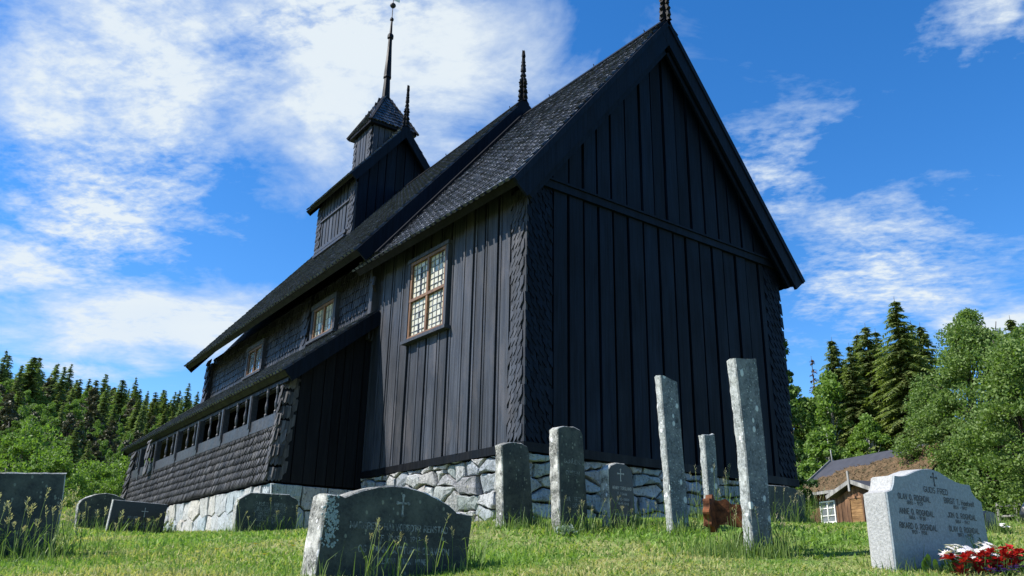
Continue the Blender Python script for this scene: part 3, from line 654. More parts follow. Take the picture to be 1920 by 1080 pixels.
mb = MB(); mb.obox(NO, NU, EZ, NT, (-1.40, 5.2), (-1.6, -.26), (.05, gW)); mb.build('foundation_core', M['gap'], CH)

# --- ridge turret and spire
tH, tE, tA = 1.37, 7.44, 9.17
TC = NO+NU*2.6
tu = 1.08; tv0, tv1 = 4.79, 7.05
rz = lambda u: nAz-abs(u)*tanN
mb = MB()
tz = lambda du: tE+(tH-abs(du))*(tA-tE)/tH
for (a, b, c) in (((-tu+.03, tu-.03), (5.6, 7.64), (tv0+.03, tv1-.03)),): mb.obox(TC, NU, EZ, NT, a, b, c)
mb.prism([TC+NU*(-tu+.03)+NT*(tv0+.035)+EZ*7.64, TC+NU*(tu-.03)+NT*(tv0+.035)+EZ*7.64, TC+NU*0+NT*(tv0+.035)+EZ*(tA-.2)], NT*(tv1-tv0-.1))
boards(mb, TC+NU*-tu+NT*tv0, NT, EZ, -NU, .3, tv1-tv0-.3, lambda a: 7.62, .20, .05, .02, .1, bot=lambda a: rz(tu)+.16)
tur = mb.build('turret_wall', M['tar'], CH)
mb = MB(); boards(mb, TC+NU*-tu+NT*tv0, NU, EZ, -NT, .02, 2*tu-.02, lambda a: tz(a-tu)-.2, .24, .02, .025, .15, bot=lambda a: rz(a-tu)-.1, alt=.01); mb.build('turret_gable_boards', M['tar_gable'], tur)
for a in (.0, tv1-tv0-.28):
    mb = MB(); mb.obox(TC+NU*-tu+NT*(tv0+a), NT, EZ, -NU, (.0, .28), (rz(tu)-.1, 7.4), (-.02, .03)); shingles(mb, TC+NU*(-tu-.03)+NT*(tv0+a-.02)+EZ*(rz(tu)-.02), NT, EZ, -NU, .3, 1.4, .10, .12, .008, 'slant', lift=.016); mb.build('corner_shingles', M['tar'], tur)
mb = MB(); mb.obox(TC+NU*-tu, NT, EZ, -NU, (tv0+.26, tv1-.26), (rz(tu)+.08, rz(tu)+.16), (0, .09)); mb.obox(TC+NU*-tu, NT, EZ, -NU, (tv0+.2, tv1-.2), (rz(tu)-.06, rz(tu)+.0), (0.02, .15)); mb.obox(TC+NU*-tu, NT, EZ, -NU, (tv0+.26, tv1-.26), (7.0, 7.04), (0, .06)); mb.build('turret_rail', M['rail_wood'], tur)
roofT, slT, LT = gable_roof('turret_roof', TC, NU, NT, tH, tE, tA, 4.54, 7.24, .138, .105, M['shingle_roof'], CH, thick=.09)
barge('bargeboard', TC, NU, NT, tH, tE, tA, 4.57, .20, roofT)
barge('bargeboard', TC, NU, NT, tH, tE, tA, 7.22, .16, roofT, mat='tar_black', dv=1)
finial(TC+NT*4.60+EZ*(tA), 1.22, NU, NT, roofT, .85)
sv, su, sE, sP, sh_ = 5.92, .53, 9.50, 10.74, .66
mb = MB(); mb.obox(TC, NU, EZ, NT, (-su+.02, su-.02), (8.2, 9.62), (sv-su+.02, sv+su-.02))
boards(mb, TC+NU*-su+NT*(sv-su), NT, EZ, -NU, .19, 2*su-.19, lambda a: 9.55, .17, .035, .016, .1, bot=lambda a: 8.3)
boards(mb, TC+NU*-su+NT*(sv-su), NU, EZ, -NT, .02, 2*su-.02, lambda a: 9.55, .17, .02, .016, .1, bot=lambda a: 8.3)
for a in (.0, 2*su-.18): shingles(mb, TC+NU*(-su-.012)+NT*(sv-su+a)+EZ*8.3, NT, EZ, -NU, .18, 1.25, .09, .11, .007, 'slant', lift=.014)
mb.build('spire_wall', M['tar'], CH)
mb = MB(); AP = TC+NT*sv+EZ*sP
cor = [TC+NU*a*sh_+NT*(sv+b*sh_)+EZ*sE for a, b in ((-1, -1), (1, -1), (1, 1), (-1, 1))]
mb.add(cor+[AP], [(0, 1, 4), (1, 2, 4), (2, 3, 4), (3, 0, 4), (3, 2, 1, 0)]); mb.add([c-EZ*.07 for c in cor]+cor, [(0, 1, 5, 4), (1, 2, 6, 5), (2, 3, 7, 6), (3, 0, 4, 7), (3, 2, 1, 0)])
sr = mb.build('spire_roof', M['tar_black'], CH)
mb = MB(); hb = MB()
for i in range(4):
    a, b = cor[i], cor[(i+1) % 4]; A_ = (b-a).normalized(); mid = (a+b)/2; B_ = (AP-mid).normalized(); Nn = A_.cross(B_).normalized(); ln = (AP-mid).length; wd = (b-a).length
    shingles(mb, a-B_*.02, A_, B_, Nn, wd, ln, .105, .135, .014, 'point', mask=lambda x, y: abs(x-wd/2) < (wd/2)*(1-y/ln)+.02, lift=.03)
    e = (AP-a); hb.obox(a, e.normalized(), e.cross(EZ).normalized(), e.cross(EZ).normalized().cross(e.normalized()), (-.04, e.length), (-.05, .05), (-.01, .045))
mb.build('roof_shingles', M['shingle_roof'], sr); hb.build('hip_cap', M['tar_black'], sr)
mb = MB(); SB = AP-EZ*.08
mb.lathe(SB, [(.115, 0), (.082, .66)], 8); mb.lathe(SB+EZ*.0, [(.112, .64), (.112, .67), (.106, .70), (.062, 1.62), (.054, 1.9)], 8)
mb.lathe(SB, [(.04, 1.88), (.088, 1.92), (.090, 2.0), (.06, 2.06), (.040, 2.08), (.028, 2.5)], 8); mb.lathe(SB, [(.02, 2.48), (.055, 2.52), (.055, 2.56), (.012, 2.62), (.010, 3.4)], 8)
ms_ = mb.build('spire_mast', M['tar_black'], CH)
mb = MB(); mb.lathe(SB, [(.0, 2.93), (.05, 2.95), (.085, 3.0), (.075, 3.05), (.03, 3.09), (.0, 3.1)], 12); mb.build('ball', M['iron'], ms_, True)
mb = MB(); mb.obox(SB+EZ*3.2, NU, EZ, NT, (.01, .2), (0, .09), (-.004, .004)); mb.build('vane', M['white'], ms_)

# ================================================================== headstones
ST = {
'S1':((-1.291,-1.567,-1.108),0,[(-.135,-.016),(-.171,.744),(-.112,.77),(-.022,.788),(.065,.782),(.136,.76),(.156,.712),(.23,-.014)]),
'S2':((-1.105,-2.1,-1.154),0,[(-.091,-.022),(-.126,.901),(-.091,.922),(-.042,.936),(.072,.942),(.159,.917),(.185,.876),(.245,.012)]),
'S3':((-.638,-2.251,-1.145),0,[(-.094,.013),(-.119,.555),(-.085,.596),(-.01,.627),(.095,.628),(.169,.591),(.191,.55),(.227,.039)]),
'PA':((-.497,-2.824,-1.157),0,[(-.057,-.012),(-.092,.645),(-.133,1.363),(-.09,1.365),(-.008,1.348),(.082,1.332),(.115,.689),(.148,.074)]),
'PB':((.294,-2.51,-.954),0,[(.01,-.009),(-.012,.767),(.068,.771),(.14,.792),(.149,.46),(.122,.007)]),
'TL':((-.852,-3.956,-1.395),0,[(-.098,-.025),(-.104,.734),(-.151,1.471),(-.027,1.486),(.103,1.508),(.131,.758),(.122,.04)]),
'RG':((-.717,-4.88,-1.484),0,[(.003,-.013),(.002,.514),(.066,.533),(.098,.574),(.121,.632),(.204,.634),(.277,.647),(.397,.684),(.49,.707),(.61,.721),(.727,.71),(.824,.684),(.942,.658),(1.05,.65),(1.15,.652),(1.171,.599),(1.215,.564),(1.293,.536),(1.301,.233),(1.297,.094)]),
'BF':((-3.583,-3.41,-1.735),0,[(-.48,0),(-.433,.594),(-.429,.608),(-.342,.609),(-.32,.599),(-.268,.622),(-.207,.647),(-.113,.674),(-.014,.688),(.074,.689),(.194,.672),(.302,.638),(.391,.603),(.452,.562),(.526,.555),(.576,.551),(.513,-.015)]),
'LM':((-2.318,1.834,-1.105),0,[(-.381,-.03),(-.398,.299),(-.371,.376),(-.3,.423),(-.247,.457),(.229,.468),(.245,.45),(.308,.43),(.348,.399),(.355,.236),(.344,-.008)]),
'L2':((-3.411,3.219,-1.113),-8,[(-.357,-.019),(-.332,.385),(.336,.378),(.318,-.009)]),
'L1':((-3.418,5.269,-1.006),-5,[(-.305,-.023),(-.328,.341),(-.302,.398),(-.233,.446),(-.214,.455),(-.099,.501),(.014,.524),(.12,.511),(.26,.47),(.303,.436),(.358,.373),(.368,-.003)]),
'LF':((-5.093,-.833,-1.503),0,[(-.467,-.014),(-.557,.58),(-.283,.599),(.155,.634),(.148,.615),(.164,.381),(.167,-.01)]),
'AR':((1.433,-2.504,-1.002),0,[(-.447,-.033),(-.432,.37),(-.201,.414),(.087,.427),(.239,.414),(.364,.385),(.405,.35),(.387,.009)]),
'RE':((4.20,-3.80,-.90),0,[(-.114,-.034),(-.149,.131),(-.092,.214),(.026,.29),(.172,.336),(.397,.34),(.58,.294),(.611,.208),(.687,.007)]),
'RB':((2.091,-4.226,-1.079),0,[(-.068,-.021),(-.059,.174),(-.01,.201),(.109,.194),(.151,.168),(.138,-.007)]),
}
def resample(ol, d):
    r = []
    for i in range(len(ol)):
        a, b = ol[i], ol[(i+1) % len(ol)]; n = max(1, int(math.hypot(a[0]-b[0], a[1]-b[1])/d))
        r += [(a[0]+(b[0]-a[0])*k/n, a[1]+(b[1]-a[1])*k/n) for k in range(n)]
    return r
def inset(ol, d):
    n = len(ol); r = []
    area = sum(ol[i][0]*ol[(i+1) % n][1]-ol[(i+1) % n][0]*ol[i][1] for i in range(n)); sg = 1 if area > 0 else -1
    for i in range(n):
        a, b, c = ol[i-1], ol[i], ol[(i+1) % n]
        t = V((c[0]-a[0], c[1]-a[1])); t = t.normalized() if t.length > 1e-6 else V((1, 0))
        r.append((b[0]-sg*t.y*d, b[1]+sg*t.x*d))
    return r
def headstone(key, name, label, cat, th, mbody, mface=None, rough=.004, fi=.012, bury=.18, group=None, step=.035):
    A0, ang, ol = ST[key]; root = thing(name, label, cat, A0, -rad(ang), group)
    ol = list(ol); (xa, za), (xb, zb_) = ol[0], ol[-1]
    ex = lambda p, q, dz_: (p[0]+(p[0]-q[0])*min(.4, dz_/max(.05, q[1]-p[1])), p[1]-dz_)
    ol = [ex(ol[0], ol[1], bury)]+ol+[ex(ol[-1], ol[-2], bury)]
    ol = resample(ol[::-1], step); n = len(ol); sd_ = R_.uniform(0, 50); mb = MB(); rings = []
    for k, (ins, y) in enumerate(((.010, 0), (.001, .008), (0, .02), (0, th*.5), (0, th-.02), (.010, th))):
        o2 = inset(ol, ins)
        rings.append([V((x+rough*(1.1*noise.noise((x*11+sd_, z*11, y*11))+1.2*noise.noise((x*37+sd_, z*37, y*37))), y+(rough*.6*noise.noise((x*9, z*9, sd_)) if k else 0), z+rough*(1.1*noise.noise((x*11, z*11+sd_, y*11+7))+1.2*noise.noise((x*37, z*37+sd_, y*37))))) for x, z in o2])
    P = [p for r in rings for p in r]; F = [tuple(range(n))[::-1], tuple(range(5*n, 6*n))]
    for r in range(5):
        for i in range(n): F.append((r*n+i, r*n+(i+1) % n, (r+1)*n+(i+1) % n, (r+1)*n+i))
    F = [f[::-1] for f in F]
    mb.add(P, F); mb.build('slab', M[mbody], root)
    if mface:
        o3 = inset(ol, fi); fm = MB(); fm.prism([(x, -.006, z) for x, z in o3][::-1], (0, .02, 0)); fm.build('face', M[mface], root)
    return root
GLY = {}
def _gl(c, w_, *st): GLY[c] = (w_, st)
def _arc(cx, cy, rx, ry, a0, a1, n=9): return [(cx+rx*math.cos(rad(a0+(a1-a0)*k/n)), cy+ry*math.sin(rad(a0+(a1-a0)*k/n))) for k in range(n+1)]
O_ = _arc(.3, .5, .27, .5, 90, 450, 16)
_gl('A', .62, [(0, 0), (.31, 1), (.62, 0)], [(.11, .33), (.51, .33)]); _gl('B', .56, [(0, 0), (0, 1), (.3, 1)]+_arc(.3, .76, .22, .24, 90, -90)+[(0, .52)], _arc(.3, .26, .26, .26, 90, -90)+[(0, 0)])
_gl('D', .58, [(0, 0), (0, 1), (.2, 1)]+_arc(.2, .5, .38, .5, 90, -90)+[(0, 0)]); _gl('E', .46, [(.46, 0), (0, 0), (0, 1), (.46, 1)], [(0, .52), (.38, .52)]); _gl('F', .46, [(0, 0), (0, 1), (.46, 1)], [(0, .52), (.38, .52)])
_gl('G', .58, _arc(.3, .5, .28, .5, 50, 310, 14)+[(.56, .2), (.56, .45), (.34, .45)]); _gl('H', .56, [(0, 0), (0, 1)], [(.56, 0), (.56, 1)], [(0, .52), (.56, .52)]); _gl('I', .06, [(.03, 0), (.03, 1)])
_gl('J', .4, [(.4, 1), (.4, .25)]+_arc(.2, .25, .2, .25, 0, -170)); _gl('K', .56, [(0, 0), (0, 1)], [(.54, 1), (0, .42)], [(.18, .6), (.56, 0)]); _gl('L', .46, [(0, 1), (0, 0), (.46, 0)]); _gl('M', .7, [(0, 0), (0, 1), (.35, .3), (.7, 1), (.7, 0)])
_gl('N', .58, [(0, 0), (0, 1), (.58, 0), (.58, 1)]); _gl('O', .6, O_); _gl('0', .6, O_); _gl('P', .54, [(0, 0), (0, 1), (.28, 1)]+_arc(.28, .73, .25, .27, 90, -90)+[(0, .46)]); _gl('R', .56, [(0, 0), (0, 1), (.28, 1)]+_arc(.28, .74, .25, .26, 90, -90)+[(0, .48)], [(.25, .48), (.56, 0)])
_gl('S', .5, _arc(.26, .75, .23, .25, 40, 270)+_arc(.26, .25, .24, .25, 90, -150)); _gl('T', .54, [(.27, 0), (.27, 1)], [(0, 1), (.54, 1)]); _gl('U', .56, [(0, 1), (0, .28)]+_arc(.28, .28, .28, .28, 180, 360)+[(.56, 1)]); _gl('V', .6, [(0, 1), (.3, 0), (.6, 1)]); _gl('W', .8, [(0, 1), (.2, 0), (.4, .8), (.6, 0), (.8, 1)]); _gl('Y', .56, [(0, 1), (.28, .5), (.56, 1)], [(.28, .5), (.28, 0)])
GLY['Ø'] = (.6, (O_, [(.02, -.05), (.58, 1.05)])); _gl('.', .06, [(.03, 0), (.03, .09)]); _gl('-', .34, [(0, .45), (.34, .45)]); _gl(' ', .3)
_gl('1', .22, [(0, .78), (.16, 1), (.16, 0)]); _gl('2', .5, _arc(.25, .74, .24, .26, 165, -30)+[(0, 0), (.5, 0)]); _gl('3', .5, _arc(.24, .75, .22, .25, 150, -90)+_arc(.24, .25, .25, .25, 90, -150)); _gl('4', .54, [(.4, 0), (.4, 1), (0, .3), (.54, .3)]); _gl('5', .5, [(.45, 1), (.08, 1), (.05, .56)]+_arc(.23, .31, .25, .31, 110, -150))
_gl('6', .5, [(.42, 1), (.06, .45)]+_arc(.25, .29, .24, .29, 160, 520, 14)); _gl('7', .5, [(0, 1), (.5, 1), (.16, 0)]); _gl('8', .5, _arc(.25, .75, .21, .25, -90, 270, 14), _arc(.25, .26, .25, .26, 90, 450, 14)); _gl('9', .5, [(.08, 0), (.44, .55)]+_arc(.25, .71, .24, .29, -20, 340, 14))
_gl('a', .42, _arc(.2, .3, .2, .3, 20, 380, 12), [(.41, .6), (.41, 0)]); _gl('e', .42, [(.01, .3), (.41, .32)]+_arc(.21, .3, .2, .3, 10, 310)); _gl('i', .06, [(.03, 0), (.03, .6)], [(.03, .78), (.03, .86)]); _gl('t', .26, [(.1, .9), (.1, .08), (.24, 0)], [(0, .6), (.26, .6)]); _gl('v', .4, [(0, .6), (.2, 0), (.4, .6)]); _gl('d', .42, _arc(.2, .3, .2, .3, 20, 380, 12), [(.41, 1), (.41, 0)]); _gl('l', .06, [(.03, 0), (.03, 1)])
def text(root, s, x0, x1, z, h, mat, y=-.0085, bold=1.0):
    """s drawn in plain strokes, fitted between x0 and x1, cap height h, baseline z"""
    pen = 0; runs = []
    for ch in s:
        w_, st = GLY[ch]; runs += [[(pen+a, b) for a, b in q] for q in st]; pen += w_+.20
    k = (x1-x0)/(pen-.20); t = h*.062*bold; mb = MB(); n_ = 0
    for q in runs:
        P = [V((x0+a*k, 0, z+b*h)) for a, b in q]
        for i in range(len(P)-1):
            a, b = P[i], P[i+1]; d_ = (b-a); L_ = d_.length
            if L_ < 1e-5: continue
            d_ /= L_; sd_ = V((-d_.z, 0, d_.x))*t; a2, b2 = a-d_*t*.6, b+d_*t*.6; yo = V((0, y-.00013*(n_ % 4), 0)); n_ += 1
            mb.add([a2-sd_+yo, b2-sd_+yo, b2+sd_+yo, a2+sd_+yo], [(0, 1, 2, 3)])
    return mb.build('inscription', M[mat], root)
def cross(root, x, zt, zb_, w, mat, t=.012, y=-.0085, zc=.62):
    mb = MB(); zx = zb_+(zt-zb_)*zc
    def bar(a, b, c, d): mb.prism([(a, y, c), (b, y, c), (b, y, d), (a, y, d)], (0, .006, 0))
    bar(x-t/2, x+t/2, zb_, zt)
    mb.prism([(x-w/2, y-.001, zx-t/2), (x+w/2, y-.001, zx-t/2), (x+w/2, y-.001, zx+t/2), (x-w/2, y-.001, zx+t/2)], (0, .006, 0))
    for a, b in ((x, zt), (x, zb_), (x-w/2, zx), (x+w/2, zx)): mb.prism([(a+math.cos(k*PI/4)*t*.9, y-.002, b+math.sin(k*PI/4)*t*.9) for k in range(8)], (0, .006, 0))
    return mb.build('cross_emblem', M[mat], root)
headstone('S1', 'headstone', 'mossy dark rounded headstone right below the corner of the church', 'headstone', .115, 'gran_lichen', 'face_old', .006, .010)
s2 = headstone('S2', 'headstone', 'tall narrow dark headstone with rounded top between two shorter ones', 'headstone', .125, 'gran_lichen', 'face_old', .006, .010)
for i, (a, b, z, s) in enumerate(((-.05, .14, .60, 'GUNLEIK'), (-.03, .13, .50, 'OLSEN'), (-.04, .15, .27, 'HVIL I FRED'), (.02, .14, .215, '1897'))): text(s2, s, a, b, z, .035, 'ltr_grey')
s3 = headstone('S3', 'headstone', 'small round-topped black headstone engraved with a white cross', 'headstone', .12, 'gran_lichen', 'face_black', .003, .010)
cross(s3, .033, .565, .465, .07, 'ltr_pale', .009)
for s, a, b, z, h in (('HENRY TORSLAND', -.071, .165, .385, .026), ('F. I Uvdal', -.008, .106, .338, .022), ('5-10-1886', -.024, .134, .290, .020), ('14-9-1918', -.011, .128, .25, .020), ('TAKK FOR ALT DU VAR OSS', -.053, .197, .155, .016)): text(s3, s, a, b, z, h, 'ltr_pale', bold=1.3)
headstone('PA', 'stone_slab', 'slim leaning stone slab nearly as tall as the biggest, flat slanted top', 'grave slab', .075, 'slab_edge', 'slab', .006, .003)
headstone('PB', 'stone_slab', 'shortest of the slim upright stone slabs, behind rusty iron marker', 'grave slab', .07, 'slab_edge', 'slab', .007, .003)
headstone('TL', 'stone_slab', 'tallest lichen-spotted stone slab, leaning beside the rusty iron marker', 'grave slab', .085, 'slab_edge', 'slab', .007, .003, bury=.25)
rg = headstone('RG', 'headstone', 'wide pale grey granite headstone with dark names and curved shoulders', 'headstone', .17, 'gran_white', 'face_grey', .0012, .004, step=.03)
cross(rg, .637, .688, .606, .072, 'ltr_dark', .009, zc=.66)
for s, a, b, z, h in (('GUDS FRED', .481, .804, .551, .036), ('OLAV O. ROGNDAL', .133, .545, .482, .035), ('1885 - 1929', .236, .441, .452, .022), ('ANNE O. ROGNDAL', .127, .566, .386, .035), ('1886 - 1938', .239, .448, .355, .022),
    ('RIKARD O. ROGNDAL', .108, .582, .292, .035), ('1901 - 1958', .252, .44, .261, .022), ('BIRGIT T. Haatveit', .74, 1.167, .493, .036), ('1854 - 1907', .857, 1.054, .461, .022), ('JON O. ROGNDAL', .76, 1.169, .396, .035), ('1884 - 1967', .857, 1.06, .362, .022),
    ('OLAV O. ROGNDAL', .751, 1.18, .302, .035), ('1897 - 1973', .863, 1.075, .270, .022)): text(rg, s, a, b, z, h, 'ltr_dark', -.0075, 1.7)
bf = headstone('BF', 'headstone', 'big dark arched headstone with square shoulders, nearest in front', 'headstone', .20, 'gran_lichen', 'face_old', .005, .010, bury=.3)
cross(bf, .062, .63, .515, .075, 'ltr_grey', .012)
for s, a, b, z, h in (('MARGRETE HALVORSDTR RENSTAD', -.273, .385, .428, .035), ('F. 1845 D. 1912', -.07, .192, .368, .028), ('OG MANN GUTTORM OLAVSON', -.212, .399, .300, .036), ('VELSIGNA DYKKAR MINNE', -.086, .241, .240, .030)): text(bf, s, a, b, z, h, 'ltr_grey', bold=1.5)
mb = MB()
for k in range(210):
    t = (k % 70)/70; q = R_.random()
    if q < .72: a, b, r = -.392+R_.gauss(0, .020)+.025*t-.03*t*t, .592-.27*t+R_.gauss(0, .010), R_.uniform(.003, .0095)
    else: a, b, r = -.408+R_.gauss(0, .013), .485+R_.gauss(0, .020), R_.uniform(.003, .009)
    mb.prism([(a+math.cos(j_*PI/5)*r*R_.uniform(.5, 1.35), -.0085-.00025*(k % 9), b+math.sin(j_*PI/5)*r*R_.uniform(.5, 1.4)) for j_ in range(10)], (0, .006, 0))
w = N('blue_lichen'); M['lich'] = w.fin(w.mix(w.noise(60), (.16, .22, .22), (.34, .40, .38)), .95, .1); mb.build('lichen_patch', M['lich'], bf)
lm = headstone('LM', 'headstone', 'dark headstone with stepped rounded corners before the slate foundation', 'headstone', .10, 'gran_pale', 'face_old', .003, .008)
mb = MB()
for z in (.318, .262, .206, .150): mb.prism([(-.20, -.0075, z), (.21, -.0075, z), (.21, -.0075, z-.004), (-.20, -.0075, z-.004)], (0, .004, 0))
mb.build('ruled_lines', M['ltr_grey'], lm)
for s, z in (('GUNHILD O. BREKKE', .325), ('FØDT 1834 DØD 1909', .269), ('TORSTEIN BREKKE', .213), ('FRED MED DYKK', .157)): text(lm, s, -.18, .19, z, .032, 'ltr_grey')
l2 = headstone('L2', 'headstone', 'low rectangular black headstone with one bright white edge', 'headstone', .06, 'gran_pale', 'face_black', .002, .006)
cross(l2, .06, .31, .21, .07, 'ltr_pale', .006)
for s, a, b, z in (('HER KVILER', -.14, -.02, .175), ('ASLAK D. NORTUN', -.19, .22, .115), ('1871 - 1936', -.1, .12, .07)): text(l2, s, a, b, z, .03, 'ltr_grey')
headstone('L1', 'headstone', 'mossy arched headstone behind the low black one at left', 'headstone', .12, 'gran_lichen', 'face_old', .006, .008)
headstone('LF', 'headstone', 'big square dark mossy headstone cut off by the left edge', 'headstone', .14, 'gran_lichen', 'face_old', .004, .010, bury=.3)
headstone('AR', 'headstone', 'dark green arched headstone half hidden behind the tallest stone slab', 'headstone', .08, 'gran_pale', 'face_old', .003, .006)
headstone('RE', 'headstone', 'dark brown rounded headstone at the right edge, lawn around it', 'headstone', .14, 'face_black', 'face_black', .006, .01)
headstone('RB', 'headstone', 'little black headstone behind the wide pale grey headstone', 'headstone', .08, 'face_black', 'face_black', .004, .006)

# --- rusty cast-iron marker, fallen against the tall slab
ir = thing('iron_grave_marker', 'rusty scalloped iron grave marker leaning behind the tallest stone slab', 'grave marker', (-.98, -3.55, -1.25))
def flat_iron(mb, ol, O, A, B, th):
    O, A, B = vec(O), vec(A).normalized(), vec(B).normalized(); Nn = A.cross(B).normalized(); mb.prism([O+A*a+B*b for a, b in ol], Nn*th)
ol = []
for k in range(64): t = 2*PI*k/64; r = .125*(1+.11*math.cos(8*t)); ol.append((r*math.cos(t), r*math.sin(t)))
mb = MB(); fa = V((.75, -.62, 0)); fb2 = V((-.05, .02, 1))
flat_iron(mb, ol, (0.02, -.02, .19), V((.92, .40, 0)), V((-.05, .02, 1)), .05); mb.build('scalloped_disc', M['rust'], ir)
mb = MB()
arm = [(-.02, -.09), (.16, -.075), (.2, -.09), (.30, -.10), (.42, -.22), (.48, -.22), (.46, .06), (.2, .075), (.16, .115), (.12, .10), (.0, .09)]
flat_iron(mb, arm, V((.04, .03, .19)), fa, fb2, .045); mb.build('cross_arm', M['rust'], ir)
mb = MB(); up = [(.18, -.24)]
for k in range(15): z = -.1+.55*k/14; up.append((.27+.13*(k/14)**.7+.022*math.sin(k*1.9), z))
up += [(.47, .45), (.50, -.24)]
flat_iron(mb, up, V((.06, .06, .16)), fa, fb2, .05); mb.build('cross_shaft', M['rust'], ir)

# ================================================================== wooden hut
HO = V((36.1, 19.6, 1.30)); HT, HN = V((.313, .95, 0)).normalized(), V((-.95, .313, 0)).normalized()
HU = thing('log_hut', 'small brown wooden hut with a mossy turf roof and white window', 'hut', HO)
M['hut'] = wood('weathered_brown_planks', (.060, .030, .018), (.22, .122, .066), grain=(9, 9, .8), vary=.3, rough=(.7, .9), spec=.2)
M['hut_door'] = wood('ochre_door_planks', (.13, .070, .03), (.29, .17, .075), grain=(2, 2, 14), vary=.2, rough=(.7, .9), spec=.2)
M['grey_wood'] = wood('grey_wood', (.13, .125, .12), (.34, .33, .31), grain=(5, 5, 1.), vary=.2, rough=(.7, .9), spec=.2)
w = N('roofing_felt'); M['felt'] = w.fin(w.mix(w.noise(2.5, detail=7), (.022, .023, .030), (.055, .057, .068)), .75, .3)
w = N('roof_turf'); M['turf'] = w.fin(w.mix(w.ramp(w.noise(3, detail=8, rough=.7), [(.4, 0.), (.62, 1.)]), (.16, .105, .06), (.07, .055, .03)), .95, .1); w.bump(w.noise(8, detail=8), 1.0, .15)
hz = lambda a, z: HT*a+EZ*z
mb = MB(); wl_, wr = 1.7, -7.6; D_ = 4.4
mb.obox((0, 0, 0), HT, EZ, HN, (wr, wl_), (-.6, 2.05), (-D_, -.04))
mb.prism([HT*wl_+EZ*2.05-HN*.04, HT*wl_+EZ*2.05-HN*D_, HT*wl_+EZ*3.9-HN*D_*.5], -HT*(wl_-wr))
boards(mb, HT*wr+EZ*-.5, HT, EZ, HN, 0, wl_-wr, lambda a: 2.5, .24, .015, .03, .25, alt=.02)
mb.build('wall', M['hut'], HU)
mb = MB(); sr_ = math.atan2(4.15-2.08, D_*.5+.55); Bh = -HN*math.cos(sr_)+EZ*math.sin(sr_); Nh = HN*math.sin(sr_)+EZ*math.cos(sr_); Lh = math.hypot(2.07, D_*.5+.55)
mb.obox(HN*.55+EZ*2.10, HT, Bh, Nh, (wr-.3, wl_+.35), (0, Lh), (0, .12)); Bh2 = HN*math.cos(sr_)+EZ*math.sin(sr_); Nh2 = -HN*math.sin(sr_)+EZ*math.cos(sr_)
mb.obox(-HN*(D_+.55)+EZ*2.10, HT, Bh2, Nh2, (wr-.3, wl_+.35), (0, Lh), (0, .121)); rf = mb.build('roof', M['felt'], HU)
# turf left on the lower half of the roof, lumpy
gN, gM = 90, 34; vs = []; al = np.linspace(wr-.28, wl_+.33, gN)
for j in range(gM):
    for a in al:
        lim = (.66-.30*max(0, min(1, (a+.6)/2))+.22*noise.noise((a*.45, 0, 4))+.10*noise.noise((a*1.7, 2, 4)))*Lh+max(0, (-a-2.2)*.22)
        b = .02+min(lim, Lh*.97)*j/(gM-1); e_ = 1-abs(2*j/(gM-1)-1)**3
        h = .125+(.13+.14*noise.noise((a*2.1, b*2.1, 7))+.08*noise.noise((a*6, b*6, 1)))*e_
        vs.append(HN*.55+EZ*2.10+HT*float(a)+Bh*b+Nh*h)
fs = [(j*gN+i, j*gN+i+1, (j+1)*gN+i+1, (j+1)*gN+i) for j in range(gM-1) for i in range(gN-1)]
mb = MB(); mb.add(vs, fs)
for k in range(900):
    p = vs[R_.randrange(len(vs))]; r = R_.uniform(.05, .14); d1 = V((R_.gauss(0, 1), R_.gauss(0, 1), R_.gauss(.8, .6))).normalized(); d2 = d1.orthogonal().normalized()*R_.uniform(.3, .5)
    mb.add([p-d2*r, p+d2*r, p+d1*r*1.6], [(0, 1, 2)])
mb.build('turf', M['turf'], rf)
mb = MB()
mb.obox(HN*.58+EZ*2.10, HT, EZ, HN, (wr-.3, wl_+.38), (-.06, .10), (0, .04)); mb.obox(HN*.56+EZ*2.13, Bh, Nh, HT, (0, Lh), (.0, .2), (wl_+.352, wl_+.40)); mb.obox(-HN*(D_+.5)+EZ*2.13, Bh2, Nh2, HT, (0, Lh), (.0, .2), (wl_+.353, wl_+.40))
mb.tube([HT*(wl_+.37)-HN*D_*.5+EZ*4.2, HT*(wl_+.42)-HN*D_*.5+EZ*4.95], .035, 6); mb.build('verge_board', M['grey_wood'], rf)
def hut_window(a0, a1, z0, z1):
    root = bpy.data.objects.new('window', None); COL.objects.link(root); root.parent = HU
    f = MB(); g = MB(); t = .07; n = .05
    for a, b in ((a0, a0+t), ((a0+a1)/2-t*.6, (a0+a1)/2+t*.6), (a1-t, a1)): f.obox((0, 0, 0), HT, EZ, HN, (a, b), (z0, z1), (n, n+.08))
    for z in (z0, z1-t): f.obox((0, 0, 0), HT, EZ, HN, (a0-.002, a1+.002), (z, z+t), (n, n+.083))
    for k in (1, 2): z = z0+(z1-z0)*k/3; f.obox((0, 0, 0), HT, EZ, HN, (a0+t, a1-t), (z-.02, z+.02), (n, n+.07))
    f.obox((0, 0, 0), HT, EZ, HN, (a0-.08, a1+.08), (z0-.07, z0-.003), (n, n+.13))
    f.build('frame', M['white'], root)
    w2 = M.get('hut_glass')
    if not w2: n_ = N('hut_glass'); M['hut_glass'] = n_.fin(n_.mix(n_.noise(1.4), (.03, .035, .04), (.30, .33, .34)), .06, .8)
    g.obox((0, 0, 0), HT, EZ, HN, (a0+.02, a1-.02), (z0+.02, z1-.02), (n+.0, n+.03)); g.build('glass', M['hut_glass'], root)
hut_window(-.62, .62, .56, 1.72)
